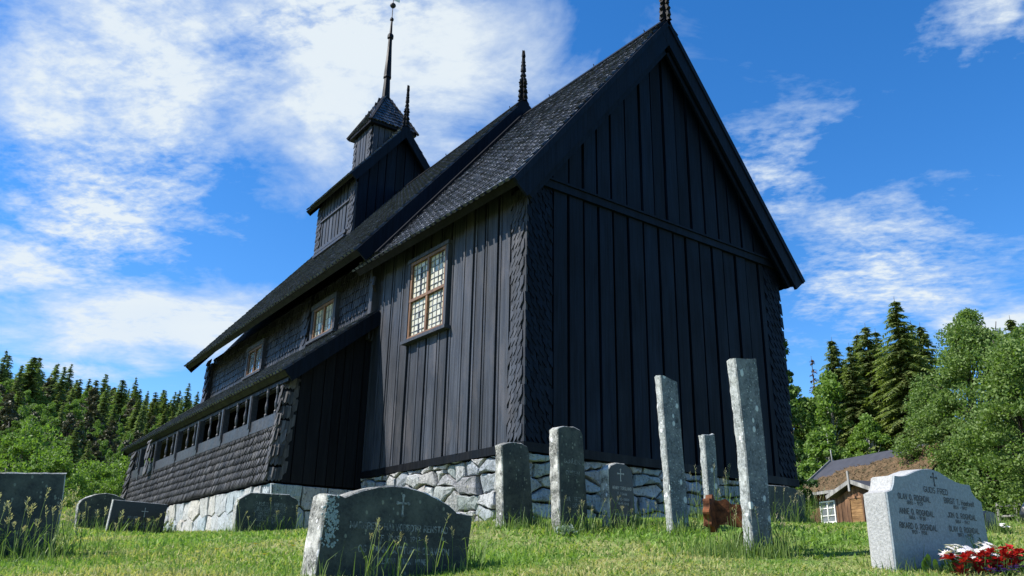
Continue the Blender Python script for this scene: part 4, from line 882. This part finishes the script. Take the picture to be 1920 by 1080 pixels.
# porch with a plank door
pf = 1.7
mb = MB(); pc, ph = -4.3, 1.45
mb.obox((0, 0, 0), HT, EZ, HN, (pc-ph, pc+ph), (-.5, 1.55), (.0, pf)); mb.prism([HT*(pc-ph)+EZ*1.55+HN*pf, HT*(pc+ph)+EZ*1.55+HN*pf, HT*pc+EZ*2.12+HN*pf], -HN*pf)
boards(mb, HT*(pc-ph)+HN*pf+EZ*-.45, HT, EZ, HN, 0, 2*ph, lambda a: 2.0+.55*(1-abs(a-ph)/ph), .26, .015, .03, .2, alt=.015)
po = mb.build('porch', M['hut'], HU)
mb = MB(); rs = math.atan2(.62, ph+.35); Lp = math.hypot(.62, ph+.35)
for sg in (-1, 1):
    Bp = -HT*sg*math.cos(rs)+EZ*math.sin(rs); Np = HT*sg*math.sin(rs)+EZ*math.cos(rs); E0 = HT*(pc+sg*(ph+.35))+EZ*1.58
    mb.obox(E0, Bp, Np, HN, (0, Lp+.01), (.02, .12), (-.5, pf+.35+.01*sg))
mb.build('porch_roof', M['felt'], po); mb = MB()
for sg in (-1, 1):
    Bp = -HT*sg*math.cos(rs)+EZ*math.sin(rs); Np = HT*sg*math.sin(rs)+EZ*math.cos(rs); E0 = HT*(pc+sg*(ph+.38))+EZ*1.56
    mb.obox(E0, Bp, Np, HN, (0, Lp+.03), (-.05, .14), (pf+.37, pf+.41+.01*sg))
mb.obox((0, 0, 0), HT, EZ, HN, (pc-.06, pc+.06), (1.75, 2.75), (pf+.41, pf+.46)); mb.build('porch_bargeboard', M['grey_wood'], po)
mb = MB(); mb.obox((0, 0, 0), HT, EZ, HN, (pc-.42, pc+.42), (-.12, 1.42), (pf+.04, pf+.07))
for k in range(9): mb.obox((0, 0, 0), HT, EZ, HN, (pc-.41, pc+.41), (-.11+.17*k, .05+.17*k), (pf+.07, pf+.10))
mb.build('door', M['hut_door'], po)
mb = MB()
for a, b, c, d in ((pc-.52, pc-.43, -.15, 1.5), (pc+.43, pc+.52, -.15, 1.5), (pc-.55, pc+.55, 1.43, 1.53)): mb.obox((0, 0, 0), HT, EZ, HN, (a, b), (c, d), (pf+.04, pf+.13))
mb.build('door_frame', M['hut'], po)
mb = MB(); mb.obox((0, 0, 0), HT, EZ, HN, (pc-.7, pc+.6), (-.6, -.2), (pf+.1, pf+.8)); mb.build('door_step', M['rubble'], po)

# ================================================================== trees
T_ = random.Random(21)
def spruce_mesh(name, h, r, whorls, per, spr, droop=.35, mats=None, sw=.22):
    """trunk mesh and crown mesh of a spruce of height h, lowest branch length r"""
    tb = MB(); tb.tube([(0, 0, -.6), (0, 0, h*.5), (0.02, .02, h)], [h*.018, h*.011, .012], 7)
    P = []; F = []; bulk = [T_.uniform(.8, 1.15) for _ in range(9)]
    for wv in range(whorls):
        t0_ = wv/(whorls-1); t = t0_; L0 = r*(1-t)**.78*(.82+.18*math.sin(wv*2.3))+.10
        for b in range(per if t < .8 else max(4, per-3)):
            t = min(.995, max(0, t0_+T_.uniform(-.9, .9)/whorls)); z = h*(.05+.93*t**.92); L0 = (r*(1-t)**.80+.10)*bulk[int(t*9) % 9]; az = 2*PI*(b+T_.uniform(-.45, .45))/per+wv*1.1; L = L0*T_.choice((.55, .75, .95, 1.0, 1.08, 1.2)); ca, sa = math.cos(az), math.sin(az); n = max(3, int(spr*L/r)+2)
            for k in range(n):
                s = (k+.6)/n; d = L*s; zz = z-droop*L*s*s+.16*L*max(0, s-.6)+.10*L*s*(1 if t > .7 else 0)
                base = V((ca*d, sa*d, zz)); w_ = sw*(1.15-.55*s)*(.5+.5*L/r+.15)*T_.uniform(.7, 1.25)
                for sd_ in (-1, 1):
                    dirv = (V((-sa*sd_, ca*sd_, -.45*T_.uniform(.5, 1.7)))+V((ca, sa, 0))*T_.uniform(.35, .9)).normalized(); side = V((ca, sa, -.25))*w_*.36
                    q = base+dirv*w_*1.5; i0 = len(P); P += [base-side, base+side, q+side*.35, q-side*.5]; F.append((i0, i0+1, i0+2, i0+3))
                i0 = len(P); q = base+V((ca*.25, sa*.25, -1)).normalized()*w_*1.1; sv_ = V((-sa, ca, 0))*w_*.28; P += [base-sv_, base+sv_, q]; F.append((i0, i0+1, i0+2, i0+2))
    F = np.array(F); tri = F[:, 2] == F[:, 3]
    me = bpy.data.meshes.new(name); me.from_pydata([tuple(p) for p in P], [], [tuple(f[:3]) if t else tuple(f) for f, t in zip(F.tolist(), tri)])
    me.materials.append(mats[0]); me.update()
    return tb.mesh('trunk', mats[1], True), me
def leafy_mesh(name, h, r, clumps, per, leaf, mats, stems=1, base=.18, shape=1.0, droop=.2, pk=.72):
    tb = MB(); tops = []
    for s in range(stems):
        a = 2*PI*s/max(1, stems)+.4; sp = .0 if stems == 1 else r*.35
        pts = [V((0, 0, -.6))]; rr = [h*.020/(stems**.4)]
        for k in range(1, 7): t = k/6; pts.append(V((math.cos(a)*sp*t+T_.uniform(-.03, .03)*h*.4, math.sin(a)*sp*t+T_.uniform(-.03, .03)*h*.4, h*.93*t))); rr.append(h*.020/(stems**.4)*(1-.88*t))
        tb.tube(pts, rr, 7); tops.append(pts)
    cen = []
    for c in range(clumps):
        t = base+(1-base)*((c+T_.random())/clumps); prof = math.sin(PI*min(1, max(.0, (t-base)/(1-base))**pk))**.65*(1-.12*t)
        az = T_.uniform(0, 2*PI); d = r*prof*shape*T_.uniform(.35, 1.0)**.6
        if t > .95: d *= .4
        d *= 1+.28*math.sin(az*3+t*7); p = V((math.cos(az)*d, math.sin(az)*d, h*t*(.93+.07*math.sin(az*2+1))+T_.uniform(-.3, .3))); cen.append(p)
        st = tops[c % stems]; k = min(5, max(1, int(t*.8*6))); q = st[k]
        mid = (p+q)/2+V((0, 0, .12*h*.3)); tb.tube([q, mid, p], [.012*h*.35, .006*h*.35, .003], 4, cap=False)
    n = clumps*per; C_ = np.array([tuple(c) for c in cen]); ci = rng.integers(0, clumps, n)
    cs = r*.25*rng.uniform(.4, 1.25, clumps)
    dirs = rng.normal(size=(n, 3)); dirs /= np.linalg.norm(dirs, axis=1)[:, None]
    rad_ = rng.uniform(0, 1, n)**.45
    off = dirs*(rad_*cs[ci])[:, None]*np.array([1.1, 1.1, .75]); off[:, 2] -= droop*np.linalg.norm(off[:, :2], axis=1)
    pos = C_[ci]+off
    a = rng.normal(size=(n, 3)); a[:, 2] -= .35; a /= np.linalg.norm(a, axis=1)[:, None]; b = np.cross(a, rng.normal(size=(n, 3))); b /= np.linalg.norm(b, axis=1)[:, None]
    L = leaf*rng.uniform(.6, 1.35, n)[:, None]
    vs = np.stack([pos-a*L*.5, pos+b*L*.34, pos+a*L*.6, pos-b*L*.34], 1).reshape(-1, 3)
    return tb.mesh('trunk', mats[1], True), fast_mesh(name, vs, np.arange(n*4).reshape(-1, 4), [mats[0]])
def place_tree(meshes, name, label, cat, x, y, s=1.0, rz=0., group=None, z=None, sx=1.0):
    zz = gzs(x, y) if z is None else z
    o = thing(name, label, cat, (x, y, zz-.05), rz, group); o.scale = (s*sx, s*sx, s)
    link('trunk', meshes[0], o); link('crown', meshes[1], o); return o
BK, BB = M['bark'], M['birch_bark']
# near trees on the right
SPR = [spruce_mesh('spruce_crown', 19, 5.2, 36, 15, 22, .44, (M['spruce_warm'], BK), .46), spruce_mesh('spruce_crown', 17, 4.8, 32, 15, 20, .40, (M['spruce_warm'], BK), .44), spruce_mesh('spruce_crown', 18, 4.4, 34, 14, 19, .36, (M['spruce_warm'], BK), .42)]
def ray_xy(px, dist):
    r_ = FX*1576.21+RX*(px-960)-UX*(900-540); h = math.hypot(r_.x, r_.y); return CAM.x+r_.x/h*dist, CAM.y+r_.y/h*dist
SPL = [(1588, 78, .86, 0, 'slender spruce with brownish top, left end of the tall row behind the hut'), (1622, 70, .80, 2, 'dark narrow spruce second in the row behind the hut'), (1658, 74, .98, 1, 'spruce standing third in the row, above the hut ridge'),
       (1724, 68, .92, 0, 'tallest broad spruce with drooping boughs beside the big leafy tree'), (1694, 80, .88, 2, 'spruce half hidden between the taller spruces above the turf roof'), (1768, 76, .98, 1, 'spruce whose tip shows behind the big leafy tree')]
for px, d, s, k, lab in SPL: x, y = ray_xy(px, d); place_tree(SPR[k], 'spruce', lab, 'tree', x, y, s, px, 'spruces behind the hut')
for px, d, s, k, lab in ((1607, 84, .90, 1, 'spruce filling the gap between the first two in the row'), (1641, 82, .92, 0, 'spruce filling the gap left of the hut ridge end'), (1677, 86, 1.02, 2, 'thin dark spruce left of the tallest one'), (1750, 80, .98, 2, 'spruce just right of the tallest one')): x, y = ray_xy(px, d); place_tree(SPR[k], 'spruce', lab, 'tree', x, y, s, px, 'spruces behind the hut')
x, y = ray_xy(1950, 74); place_tree(SPR[1], 'spruce', 'spruce at the right edge behind the big leafy tree', 'tree', x, y, .95, 2, 'spruces behind the hut')
x, y = ray_xy(1862, 46); place_tree(leafy_mesh('willow_crown', 10.7, 3.3, 200, 640, .115, (M['willow'], BK), 3, .02, 1.0, .25, 1.0), 'willow', 'big pale green leafy tree filling the right side behind the headstones', 'tree', x, y, 1., .5)
wil2 = leafy_mesh('willow_crown', 8.4, 3.2, 110, 420, .125, (M['willow'], BK), 4, .03, 1.0, .25)
x, y = ray_xy(1968, 38); place_tree(wil2, 'willow', 'leafy tree with thin bare stems at the far right edge', 'tree', x, y, .93, .2)
x, y = ray_xy(1765, 62); place_tree(wil2, 'willow', 'low leafy bush in front of the spruces beside the turf roof', 'bush', x, y, .72, 2.2)
BIR = [leafy_mesh('birch_crown', 12, 2.6, 90, 170, .26, (M['birch_light'], BB), 1, .12, 1., .3), leafy_mesh('birch_crown', 11, 3.2, 90, 170, .27, (M['birch'], BB), 2, .06, 1., .25), leafy_mesh('birch_crown', 8, 2.8, 70, 170, .26, (M['birch_light'], BB), 3, .03, 1., .25)]
RB_ = [(1572, 70, 1.02, 0, 'bright young birch against the left side of the spruces'), (1532, 78, 1.0, 1, 'bushy birch left of the hut roof, lower than its neighbours'), (1552, 66, .92, 2, 'low bright birch bush right behind the hut gable'), (1503, 70, 1.02, 1, 'leafy birch between church corner and hut'), (1488, 70, .62, 2, 'low birch bush by the church corner at the lawn edge'), (1590, 66, .72, 2, 'birch bush rising just over the left end of the hut roof'), (1640, 66, .70, 0, 'pale birch in front of the dark spruces over the hut')]
for px, d, s, k, lab in RB_: x, y = ray_xy(px, d); place_tree(BIR[k], 'birch', lab, 'tree', x, y, s, px*.7, 'birches behind the hut')
x, y = ray_xy(1481, 36); place_tree(leafy_mesh('alder_crown', 8.8, .85, 80, 170, .12, (M['shade_leaf'], BK), 1, .05, 1., .2), 'alder', 'dark green tree peeping out beside the right corner of the church', 'tree', x, y, 1.0, 1)
x, y = ray_xy(1545, 88); place_tree(spruce_mesh('spruce_crown', 16, 1.6, 22, 6, 5, .25, (M['dead'], BK), .34), 'dead_spruce', 'thin dead spruce with reddish dry needles', 'tree', x, y, 1.02, 1)
# wooded hillside on the left and round behind
FS = [spruce_mesh('spruce_crown', 13, 2.9, 24, 11, 11, .36, (M['spruce'], BK), .42), spruce_mesh('spruce_crown', 12, 2.5, 24, 11, 10, .34, (M['spruce_warm'], BK), .42), spruce_mesh('spruce_crown', 15, 2.8, 26, 10, 10, .32, (M['spruce'], BK), .44)]
FBm = [leafy_mesh('birch_crown', 9.5, 2.3, 90, 190, .19, (M['birch_light'], BB), 2, .06, 1., .25), leafy_mesh('birch_crown', 8.5, 2.4, 90, 190, .19, (M['birch'], BB), 2, .04, 1., .25), leafy_mesh('birch_crown', 10, 2.1, 80, 190, .18, (M['birch_light'], BB), 1, .06, 1., .3)]
FPm = leafy_mesh('pine_crown', 11, 2.4, 46, 80, .42, (leafmat('pine_needles', (.05, .055, .022), (.11, .10, .045), .12), BK), 1, .25, 1., .1)
def clear_of(px_lo, px_hi, d): return ray_xy(T_.uniform(px_lo, px_hi), d)
cnt = 0
for d0, d1, n, pb in ((70, 90, 50, .74), (90, 115, 62, .66), (115, 145, 70, .55), (145, 178, 66, .42), (178, 222, 84, .06)):
    for k in range(n):
        ppx = -90+(560)*(k+T_.uniform(0, 1))/n; dd = T_.uniform(d0, d1); x, y = ray_xy(ppx, dd); q = T_.random(); s = T_.uniform(.62, .95)*(1.0-.25*max(0, ppx)/330)*(.62+.38*min(1, (dd-70)/80))
        if q < pb: place_tree(T_.choice(FBm), 'birch', 'light green birch on the wooded hillside left of the church', 'tree', x, y, s, T_.uniform(0, 6), 'birches on the hillside', None, T_.uniform(.8, 1.3))
        elif q < pb+.14: place_tree(FPm, 'pine', 'brownish green pine on the wooded hillside left of the church', 'tree', x, y, s, T_.uniform(0, 6), 'pines on the hillside')
        else: place_tree(T_.choice(FS), 'spruce', 'dark pointed spruce on the wooded hillside left of the church', 'tree', x, y, s*T_.uniform(.85, 1.2), T_.uniform(0, 6), 'spruces on the hillside', None, T_.uniform(.75, 1.45))
for k in range(26):
    x, y = ray_xy(1440+620*(k+T_.random())/26, T_.uniform(92, 135)); s = T_.uniform(.65, .95)
    if k % 3: place_tree(T_.choice(FS), 'spruce', 'dark spruce in the far wood behind the hut', 'tree', x, y, s, k, 'far spruces behind the hut')
    else: place_tree(T_.choice(FBm), 'birch', 'light birch in the far wood behind the hut', 'tree', x, y, s, k, 'far birches behind the hut')
for k in range(22):
    x, y = ray_xy(1170+285*(k+T_.random())/22, T_.uniform(70, 120)); s = T_.uniform(.7, 1.0)
    if k % 2: place_tree(T_.choice(FS), 'spruce', 'dark spruce in the far wood behind the church', 'tree', x, y, s, k, 'far spruces behind the church')
    else: place_tree(T_.choice(FBm), 'birch', 'light birch in the far wood behind the church', 'tree', x, y, s, k, 'far birches behind the church')
# bushes at the foot of the hillside
BU = leafy_mesh('bush_crown', 2.2, 1.4, 44, 190, .085, (M['birch_light'], BK), 4, .02, 1., .2)
for i, (px, d, s, lab) in enumerate(((110, 24, .8, 'light green bush behind the big square headstone at left'), (165, 26, .7, 'small leafy bush above the mossy arched headstone'), (232, 28, .85, 'bright bush beside the far end of the church gallery'), (40, 30, 1.1, 'wide leafy bush at the left edge, foot of the hillside'), (1492, 44, .6, 'low leafy bush in front of the hut gable'), (1478, 36, .8, 'leafy bush touching the right corner of the church'))):
    x, y = ray_xy(px, d); place_tree(BU, 'bush', lab, 'bush', x, y, s, i*1.3)
# rail fence at the lawn's far edge
fx0, fx1 = V((*ray_xy(1862, 40), 0)), V((*ray_xy(2010, 36), 0)); FN = thing('rail_fence', 'low grey wooden rail fence at the far edge of the lawn', 'fence', (fx0.x, fx0.y, gzs(fx0.x, fx0.y)))
dfx = fx1-fx0; nrm = V((-dfx.y, dfx.x, 0)).normalized()
for k in range(5):
    p = dfx*(k/4); zz = gzs(fx0.x+p.x, fx0.y+p.y)-FN.location.z; mb = MB(); mb.box((p.x-.05, p.x+.05), (p.y-.05, p.y+.05), (zz-.3, zz+1.0)); mb.build('post', M['grey_wood'], FN)
for hgt in (.45, .85):
    mb = MB(); a = V((0, 0, hgt))+nrm*.08; b = dfx+V((0, 0, gzs(fx1.x, fx1.y)-FN.location.z+hgt))+nrm*.08; mb.tube([a, b], .045, 6); mb.build('rail', M['grey_wood'], FN)

# ================================================================== grass
def cam_polar(n, d0, d1, px0, px1, pw=1.0):
    u = rng.uniform(0, 1, n); d = d0*(d1/d0)**u if pw == 1 else (d0**(1-pw)+(d1**(1-pw)-d0**(1-pw))*u)**(1/(1-pw))
    px = rng.uniform(px0, px1, n); dx = FX.x*1576.21+RX.x*(px-960); dy = FX.y*1576.21+RX.y*(px-960); h = np.hypot(dx, dy)
    return CAM.x+dx/h*d, CAM.y+dy/h*d, d
def outside(x, y):
    ok = ~((x > -.02) & (x < 5.22) & (y > -.02) & (y < 4.2)); u = (x-NO.x)*NU.x+(y-NO.y)*NU.y; v = (x-NO.x)*NT.x+(y-NO.y)*NT.y
    ok &= ~((u > -1.45) & (u < 6.7) & (v > 0.0) & (v < 10.0))
    hx, hy = x-HO.x, y-HO.y; a = hx*HT.x+hy*HT.y; b = hx*HN.x+hy*HN.y; ok &= ~((a > -7.6) & (a < 1.7) & (b < 1.8) & (b > -4.5))
    return ok
def pnoise(x, y, f, s=0): return np.array([noise.noise((a*f, b*f, s)) for a, b in zip(x, y)])
def blades(name, x, y, hgt, wid, mats, lean=.45, parent=None):
    n = len(x); z = gz(x, y) if n < 40000 else np.concatenate([gz(x[i:i+20000], y[i:i+20000]) for i in range(0, n, 20000)])
    az = rng.uniform(0, 2*PI, n); la = rng.uniform(0, 2*PI, n); ln = np.abs(rng.normal(0, lean, n)); sx_, sy_ = np.cos(az)*wid, np.sin(az)*wid; lx, ly = np.cos(la)*ln*hgt, np.sin(la)*ln*hgt
    z = z-.02
    b0 = np.stack([x-sx_, y-sy_, z], 1); b1 = np.stack([x+sx_, y+sy_, z], 1)
    m0 = np.stack([x-sx_*.75+lx*.35, y-sy_*.75+ly*.35, z+hgt*.6], 1); m1 = np.stack([x+sx_*.75+lx*.35, y+sy_*.75+ly*.35, z+hgt*.6], 1)
    t0 = np.stack([x-sx_*.12+lx, y-sy_*.12+ly, z+hgt*(1-.25*np.minimum(ln, 1))], 1); t1 = np.stack([x+sx_*.12+lx, y+sy_*.12+ly, z+hgt*(1-.25*np.minimum(ln, 1))], 1)
    vs = np.stack([b0, b1, m1, m0, t1, t0], 1).reshape(-1, 3); i = np.arange(n)[:, None]*6
    fs_ = np.concatenate([i+np.array([[0, 1, 2, 3]]), i+np.array([[3, 2, 4, 5]])])
    return link(name, fast_mesh(name, vs, fs_, mats), parent)
x, y, d = cam_polar(210000, 2.6, 60, -260, 2180, 1.35); ok = outside(x, y); x, y, d = x[ok], y[ok], d[ok]
pn = pnoise(x, y, .8); hg = (.034+.036*np.clip(pn+.25, 0, 1.2)+.014*rng.random(len(x)))*(1+.025*d)
struct(blades('grass', x, y, hg, .0022+.00085*d, [M['grass']], .95), 'stuff')
# longer grass round stones and walls
bx, by = [], []
def ring(cx, cy, sx_, sy_, n):
    bx.append(cx+rng.normal(0, sx_, n)); by.append(cy+rng.normal(0, sy_, n))
for k, (A0, ang, ol) in ST.items():
    w_ = max(p[0] for p in ol)-min(p[0] for p in ol); mid = (max(p[0] for p in ol)+min(p[0] for p in ol))/2
    n = {'BF': 110, 'LF': 500, 'RG': 100, 'TL': 380, 'PB': 260, 'PA': 160}.get(k, 200); bx.append(A0[0]+mid+rng.uniform(-.6, .6, n)*w_); by.append(A0[1]-.03-np.abs(rng.normal(0, .08, n)))
    n //= 2; bx.append(A0[0]+mid+rng.choice([-1, 1], n)*(w_*.5+np.abs(rng.normal(0, .06, n)))); by.append(A0[1]+rng.uniform(-.05, .2, n))
n = 500; bx.append(rng.uniform(0, 5.2, n)); by.append(-.05-np.abs(rng.normal(0, .15, n)))
bx.append(-.05-np.abs(rng.normal(0, .15, n))); by.append(rng.uniform(0, 4, n)); bx.append(-1.6-np.abs(rng.normal(0, .2, n))); by.append(rng.uniform(4.1, 14, n))
ring(-.95, -3.9, .24, .14, 600); ring(-5.3, -1.4, .5, .3, 500); ring(-1.15, -3.75, .2, .12, 200)
x, y = np.concatenate(bx), np.concatenate(by); hg = rng.gamma(3, .028, len(x))+.03
struct(blades('long_grass', x, y, hg, .0035+0*x, [M['tall_grass']], .35), 'stuff')
def stalks(name, X, Y, H):
    mb = MB(); sb = MB()
    for x_, y_, h in zip(X, Y, H):
        z = gzs(x_, y_)-.02; lx, ly = T_.gauss(.02, .10)*h, T_.gauss(0, .10)*h
        pts = [V((x_+lx*t*t, y_+ly*t*t, z+h*t)) for t in (0, .35, .7, 1)]; mb.tube(pts, [.0022, .002, .0016, .001], 3, cap=False)
        tip = pts[-1]; hl = h*T_.uniform(.14, .24)
        for k in range(16):
            t = k/16; p = tip-(pts[-1]-pts[-2]).normalized()*hl*t; a = T_.uniform(0, 6.3); L = (.012+.020*math.sin(PI*min(1, t*1.1+.08)))*T_.uniform(.6, 1.2); dv = V((math.cos(a), math.sin(a), 1.1)).normalized(); sd_ = dv.orthogonal().normalized()*.0045
            sb.add([p, p+dv*L*.5+sd_, p+dv*L, p+dv*L*.5-sd_], [(0, 1, 2, 3)])
        for k in range(2): a = T_.uniform(0, 6.3); t = T_.uniform(.1, .5); p = pts[0].lerp(pts[2], t); q = p+V((math.cos(a)*.09, math.sin(a)*.09, .14)); r = q+V((math.cos(a)*.08, math.sin(a)*.08, -.02)); s_ = V((-math.sin(a), math.cos(a), 0))*.0026; mb.add([p-s_, p+s_, q+s_, q-s_, r], [(0, 1, 2, 3), (3, 2, 4)])
    o = mb.build(name, M['tall_grass']); struct(o, 'stuff'); sb.build('seed_heads', M['seed'], o); return o
X, Y, H = [], [], []
def st_add(n, x0, x1, y0, y1, h0, h1):
    for k in range(n): X.append(T_.uniform(x0, x1)); Y.append(T_.uniform(y0, y1)); H.append(T_.uniform(h0, h1))
st_add(17, -4.08, -3.02, -3.72, -3.50, .20, .40); st_add(46, -5.75, -4.90, -1.35, -.95, .25, .52); st_add(8, -4.9, -4.55, -1.2, -.7, .2, .4)
st_add(10, -2.72, -1.98, 1.60, 1.78, .2, .42); st_add(16, -3.8, -3.05, 2.9, 3.15, .12, .3); st_add(12, -3.8, -3.3, 5.0, 5.2, .2, .45)
st_add(10, -1.5, -1.0, -2.4, -2.15, .2, .42); st_add(14, -.95, -.3, -2.55, -2.3, .12, .34); st_add(16, -1.15, -.55, -4.1, -3.75, .22, .4); st_add(22, .3, .75, -2.6, -2.2, .3, .55); st_add(20, 1.2, 1.9, -2.8, -2.55, .2, .45); st_add(3, -.2, .4, -5.0, -4.92, .1, .25)
stalks('seeding_grass', X, Y, H)

# ================================================================== flowers on the grave
def petal_mat(name, a, b): return leafmat(name, a, b, .25)
M['red'] = petal_mat('red_petals', (.30, .006, .010), (.55, .03, .03)); M['white_petal'] = petal_mat('white_petals', (.68, .62, .68), (.84, .82, .84)); M['violet'] = petal_mat('violet_petals', (.07, .03, .30), (.17, .09, .50))
M['dark_leaf'] = petal_mat('dark_red_leaves', (.12, .008, .012), (.30, .02, .02)); M['green_leaf'] = petal_mat('fresh_leaves', (.06, .13, .03), (.13, .22, .05)); M['yellow'] = petal_mat('yellow_petals', (.6, .42, .02), (.75, .55, .04))
def petal(mb, p, d, up, L, wd, mi=0):
    s = d.cross(up).normalized()*wd; mb.add([p, p+d*L*.45+s+up*.2*L, p+d*L+up*.05*L, p+d*L*.45-s+up*.2*L], [(0, 1, 2, 3)], mi)
def flower_plant(kind, label, x, y, sc=1.0):
    z = gzs(x, y); root = thing(kind+'_plant', label, 'flower', (x, y, z-.01)); st = MB(); bl = MB(); lf = MB()
    n = {'red': 7, 'daisy': 14, 'violet': 18}[kind]; hh = {'red': .15, 'daisy': .19, 'violet': .075}[kind]*sc; sp = {'red': .055, 'daisy': .06, 'violet': .055}[kind]*sc
    for k in range(n):
        a = T_.uniform(0, 6.28); r = sp*T_.random()**.5*1.4; h = hh*T_.uniform(.6, 1.08); tip = V((math.cos(a)*r, math.sin(a)*r, h)); st.tube([V((tip.x*.3, tip.y*.3, 0)), V((tip.x*.8, tip.y*.8, h*.6)), tip], [.003, .0025, .002], 4, cap=False)
        if kind == 'daisy':
            nd = (V((0, 0, 1))+V((T_.gauss(-.1, .3), T_.gauss(-.2, .3), 0))).normalized(); t1 = nd.orthogonal().normalized(); t2 = nd.cross(t1)
            for j in range(9): b = 2*PI*j/9; petal(bl, tip, t1*math.cos(b)+t2*math.sin(b), nd*.3, .034*sc, .0085*sc)
        elif kind == 'red':
            for j in range(7):
                b = T_.uniform(0, 6.28); d_ = V((math.cos(b), math.sin(b), T_.uniform(-.2, .9))).normalized(); petal(bl, tip, d_, V((0, 0, 1)), .05*sc, .017*sc)
        else:
            for j in range(5): b = 2*PI*j/5; petal(bl, tip, V((math.cos(b), math.sin(b), .3)).normalized(), V((0, 0, 1)), .018*sc, .008*sc)
    for k in range(16):
        a = T_.uniform(0, 6.28); d_ = V((math.cos(a), math.sin(a), T_.uniform(.1, 1.2))).normalized(); petal(lf, V((0, 0, hh*T_.uniform(0, .5))), d_, V((0, 0, 1)), .075*sc*(.6 if kind == 'violet' else 1), .02*sc)
    st.build('stems', M['green_leaf'], root); bl.build('blossoms', M[{'red': 'red', 'daisy': 'white_petal', 'violet': 'violet'}[kind]], root); lf.build('leaves', M['dark_leaf' if kind == 'red' else 'green_leaf'], root)
fy = -5.26
for i, (k, x_, dy, s, lab) in enumerate((('red', -.23, 0, 1., 'leftmost of the red flowers before the wide grey headstone'), ('daisy', -.20, .07, .95, 'white daisies behind the leftmost red flowers'), ('daisy', -.07, .09, 1.05, 'white daisies second from the left, highest bunch'), ('red', -.02, .0, .95, 'red flowers between the two white daisy groups'), ('red', .12, -.02, 1., 'dark red flowers in the middle of the bed'), ('daisy', .17, .06, 1.0, 'white daisies above the middle red flowers'), ('daisy', .29, .05, 1.0, 'white daisies at the right end of the white row'),
      ('red', .25, -.03, 1.0, 'red flowers under the right white daisies'), ('red', .46, -.02, 1.15, 'rightmost red flower standing alone on the bed'), ('violet', .02, -.10, 1., 'leftmost violet flower tuft at the front of the bed'), ('violet', .15, -.11, 1.1, 'brightest violet flower tuft in the middle of the bed'), ('violet', .40, -.10, 1., 'violet flower tuft under the lone red flower'), ('violet', .56, -.08, .9, 'violet flower tuft at the right end of the bed'))):
    flower_plant(k, lab, x_-.33, fy+dy+.04, s*.98)
for i, (x_, y_, lab) in enumerate(((-.62, -5.03, 'round green leaves at the left foot of the grey headstone'), (-.46, -5.02, 'single round leaf in front of the grey headstone'))):
    root = MB(); z = gzs(x_, y_)
    for k in range(3 - i*2):
        c = V((x_+.03*k-.03, y_, z+.055+.02*k)); root.add([c]+[c+V((math.cos(t)*.045, -.012*math.sin(t*.5), math.sin(t)*.038)) for t in [2*PI*q/14 for q in range(14)]], [(0, q+1, (q+1) % 14+1) for q in range(14)]); root.tube([V((x_, y_+.01, z-.02)), c+V((0, .006, 0))], .003, 4)
    tag(root.build('leaf_plant', M['green_leaf']), lab, 'plant')
x_, y_ = 2.06, -4.35; flower_plant('daisy', 'white flowers before the little black headstone', x_, y_, .6)
# silvery tuft in front of the tall narrow headstone, dandelions in the lawn
mb = MB(); z = gzs(-1.28, -2.28)
for k in range(90):
    a = T_.uniform(0, 6.28); d_ = V((math.cos(a), math.sin(a), T_.uniform(.2, 1.6))).normalized(); petal(mb, V((-1.28+T_.gauss(0, .05), -2.28+T_.gauss(0, .03), z+T_.uniform(0, .06))), d_, V((0, 0, 1)), T_.uniform(.03, .07), .012)
tag(mb.build('silver_leaf_plant', leafmat('silver_leaves', (.16, .22, .17), (.30, .36, .30), .2)), 'small silvery leaf tuft at the foot of the tall narrow headstone', 'plant')
for x_, y_, lab in ((-3.72, -1.6, 'dandelion'), (-3.55, -1.9, 'dandelion'), (-3.95, -2.4, 'dandelion'), (-3.42, -2.3, 'dandelion'), (-4.1, -1.9, 'dandelion'), (-2.2, -2.6, 'dandelion')):
    z = gzs(x_, y_); mb = MB(); mb.tube([V((x_, y_, z)), V((x_, y_, z+.07))], .002, 4)
    for k in range(14): a = 2*PI*k/14; petal(mb, V((x_, y_, z+.07)), V((math.cos(a), math.sin(a), .35)).normalized(), V((0, 0, 1)), .018, .005, 1)
    tag(mb.build('dandelion', [M['green_leaf'], M['yellow']]), 'yellow dandelion in the short grass left of centre', 'flower', 'dandelions in the lawn')
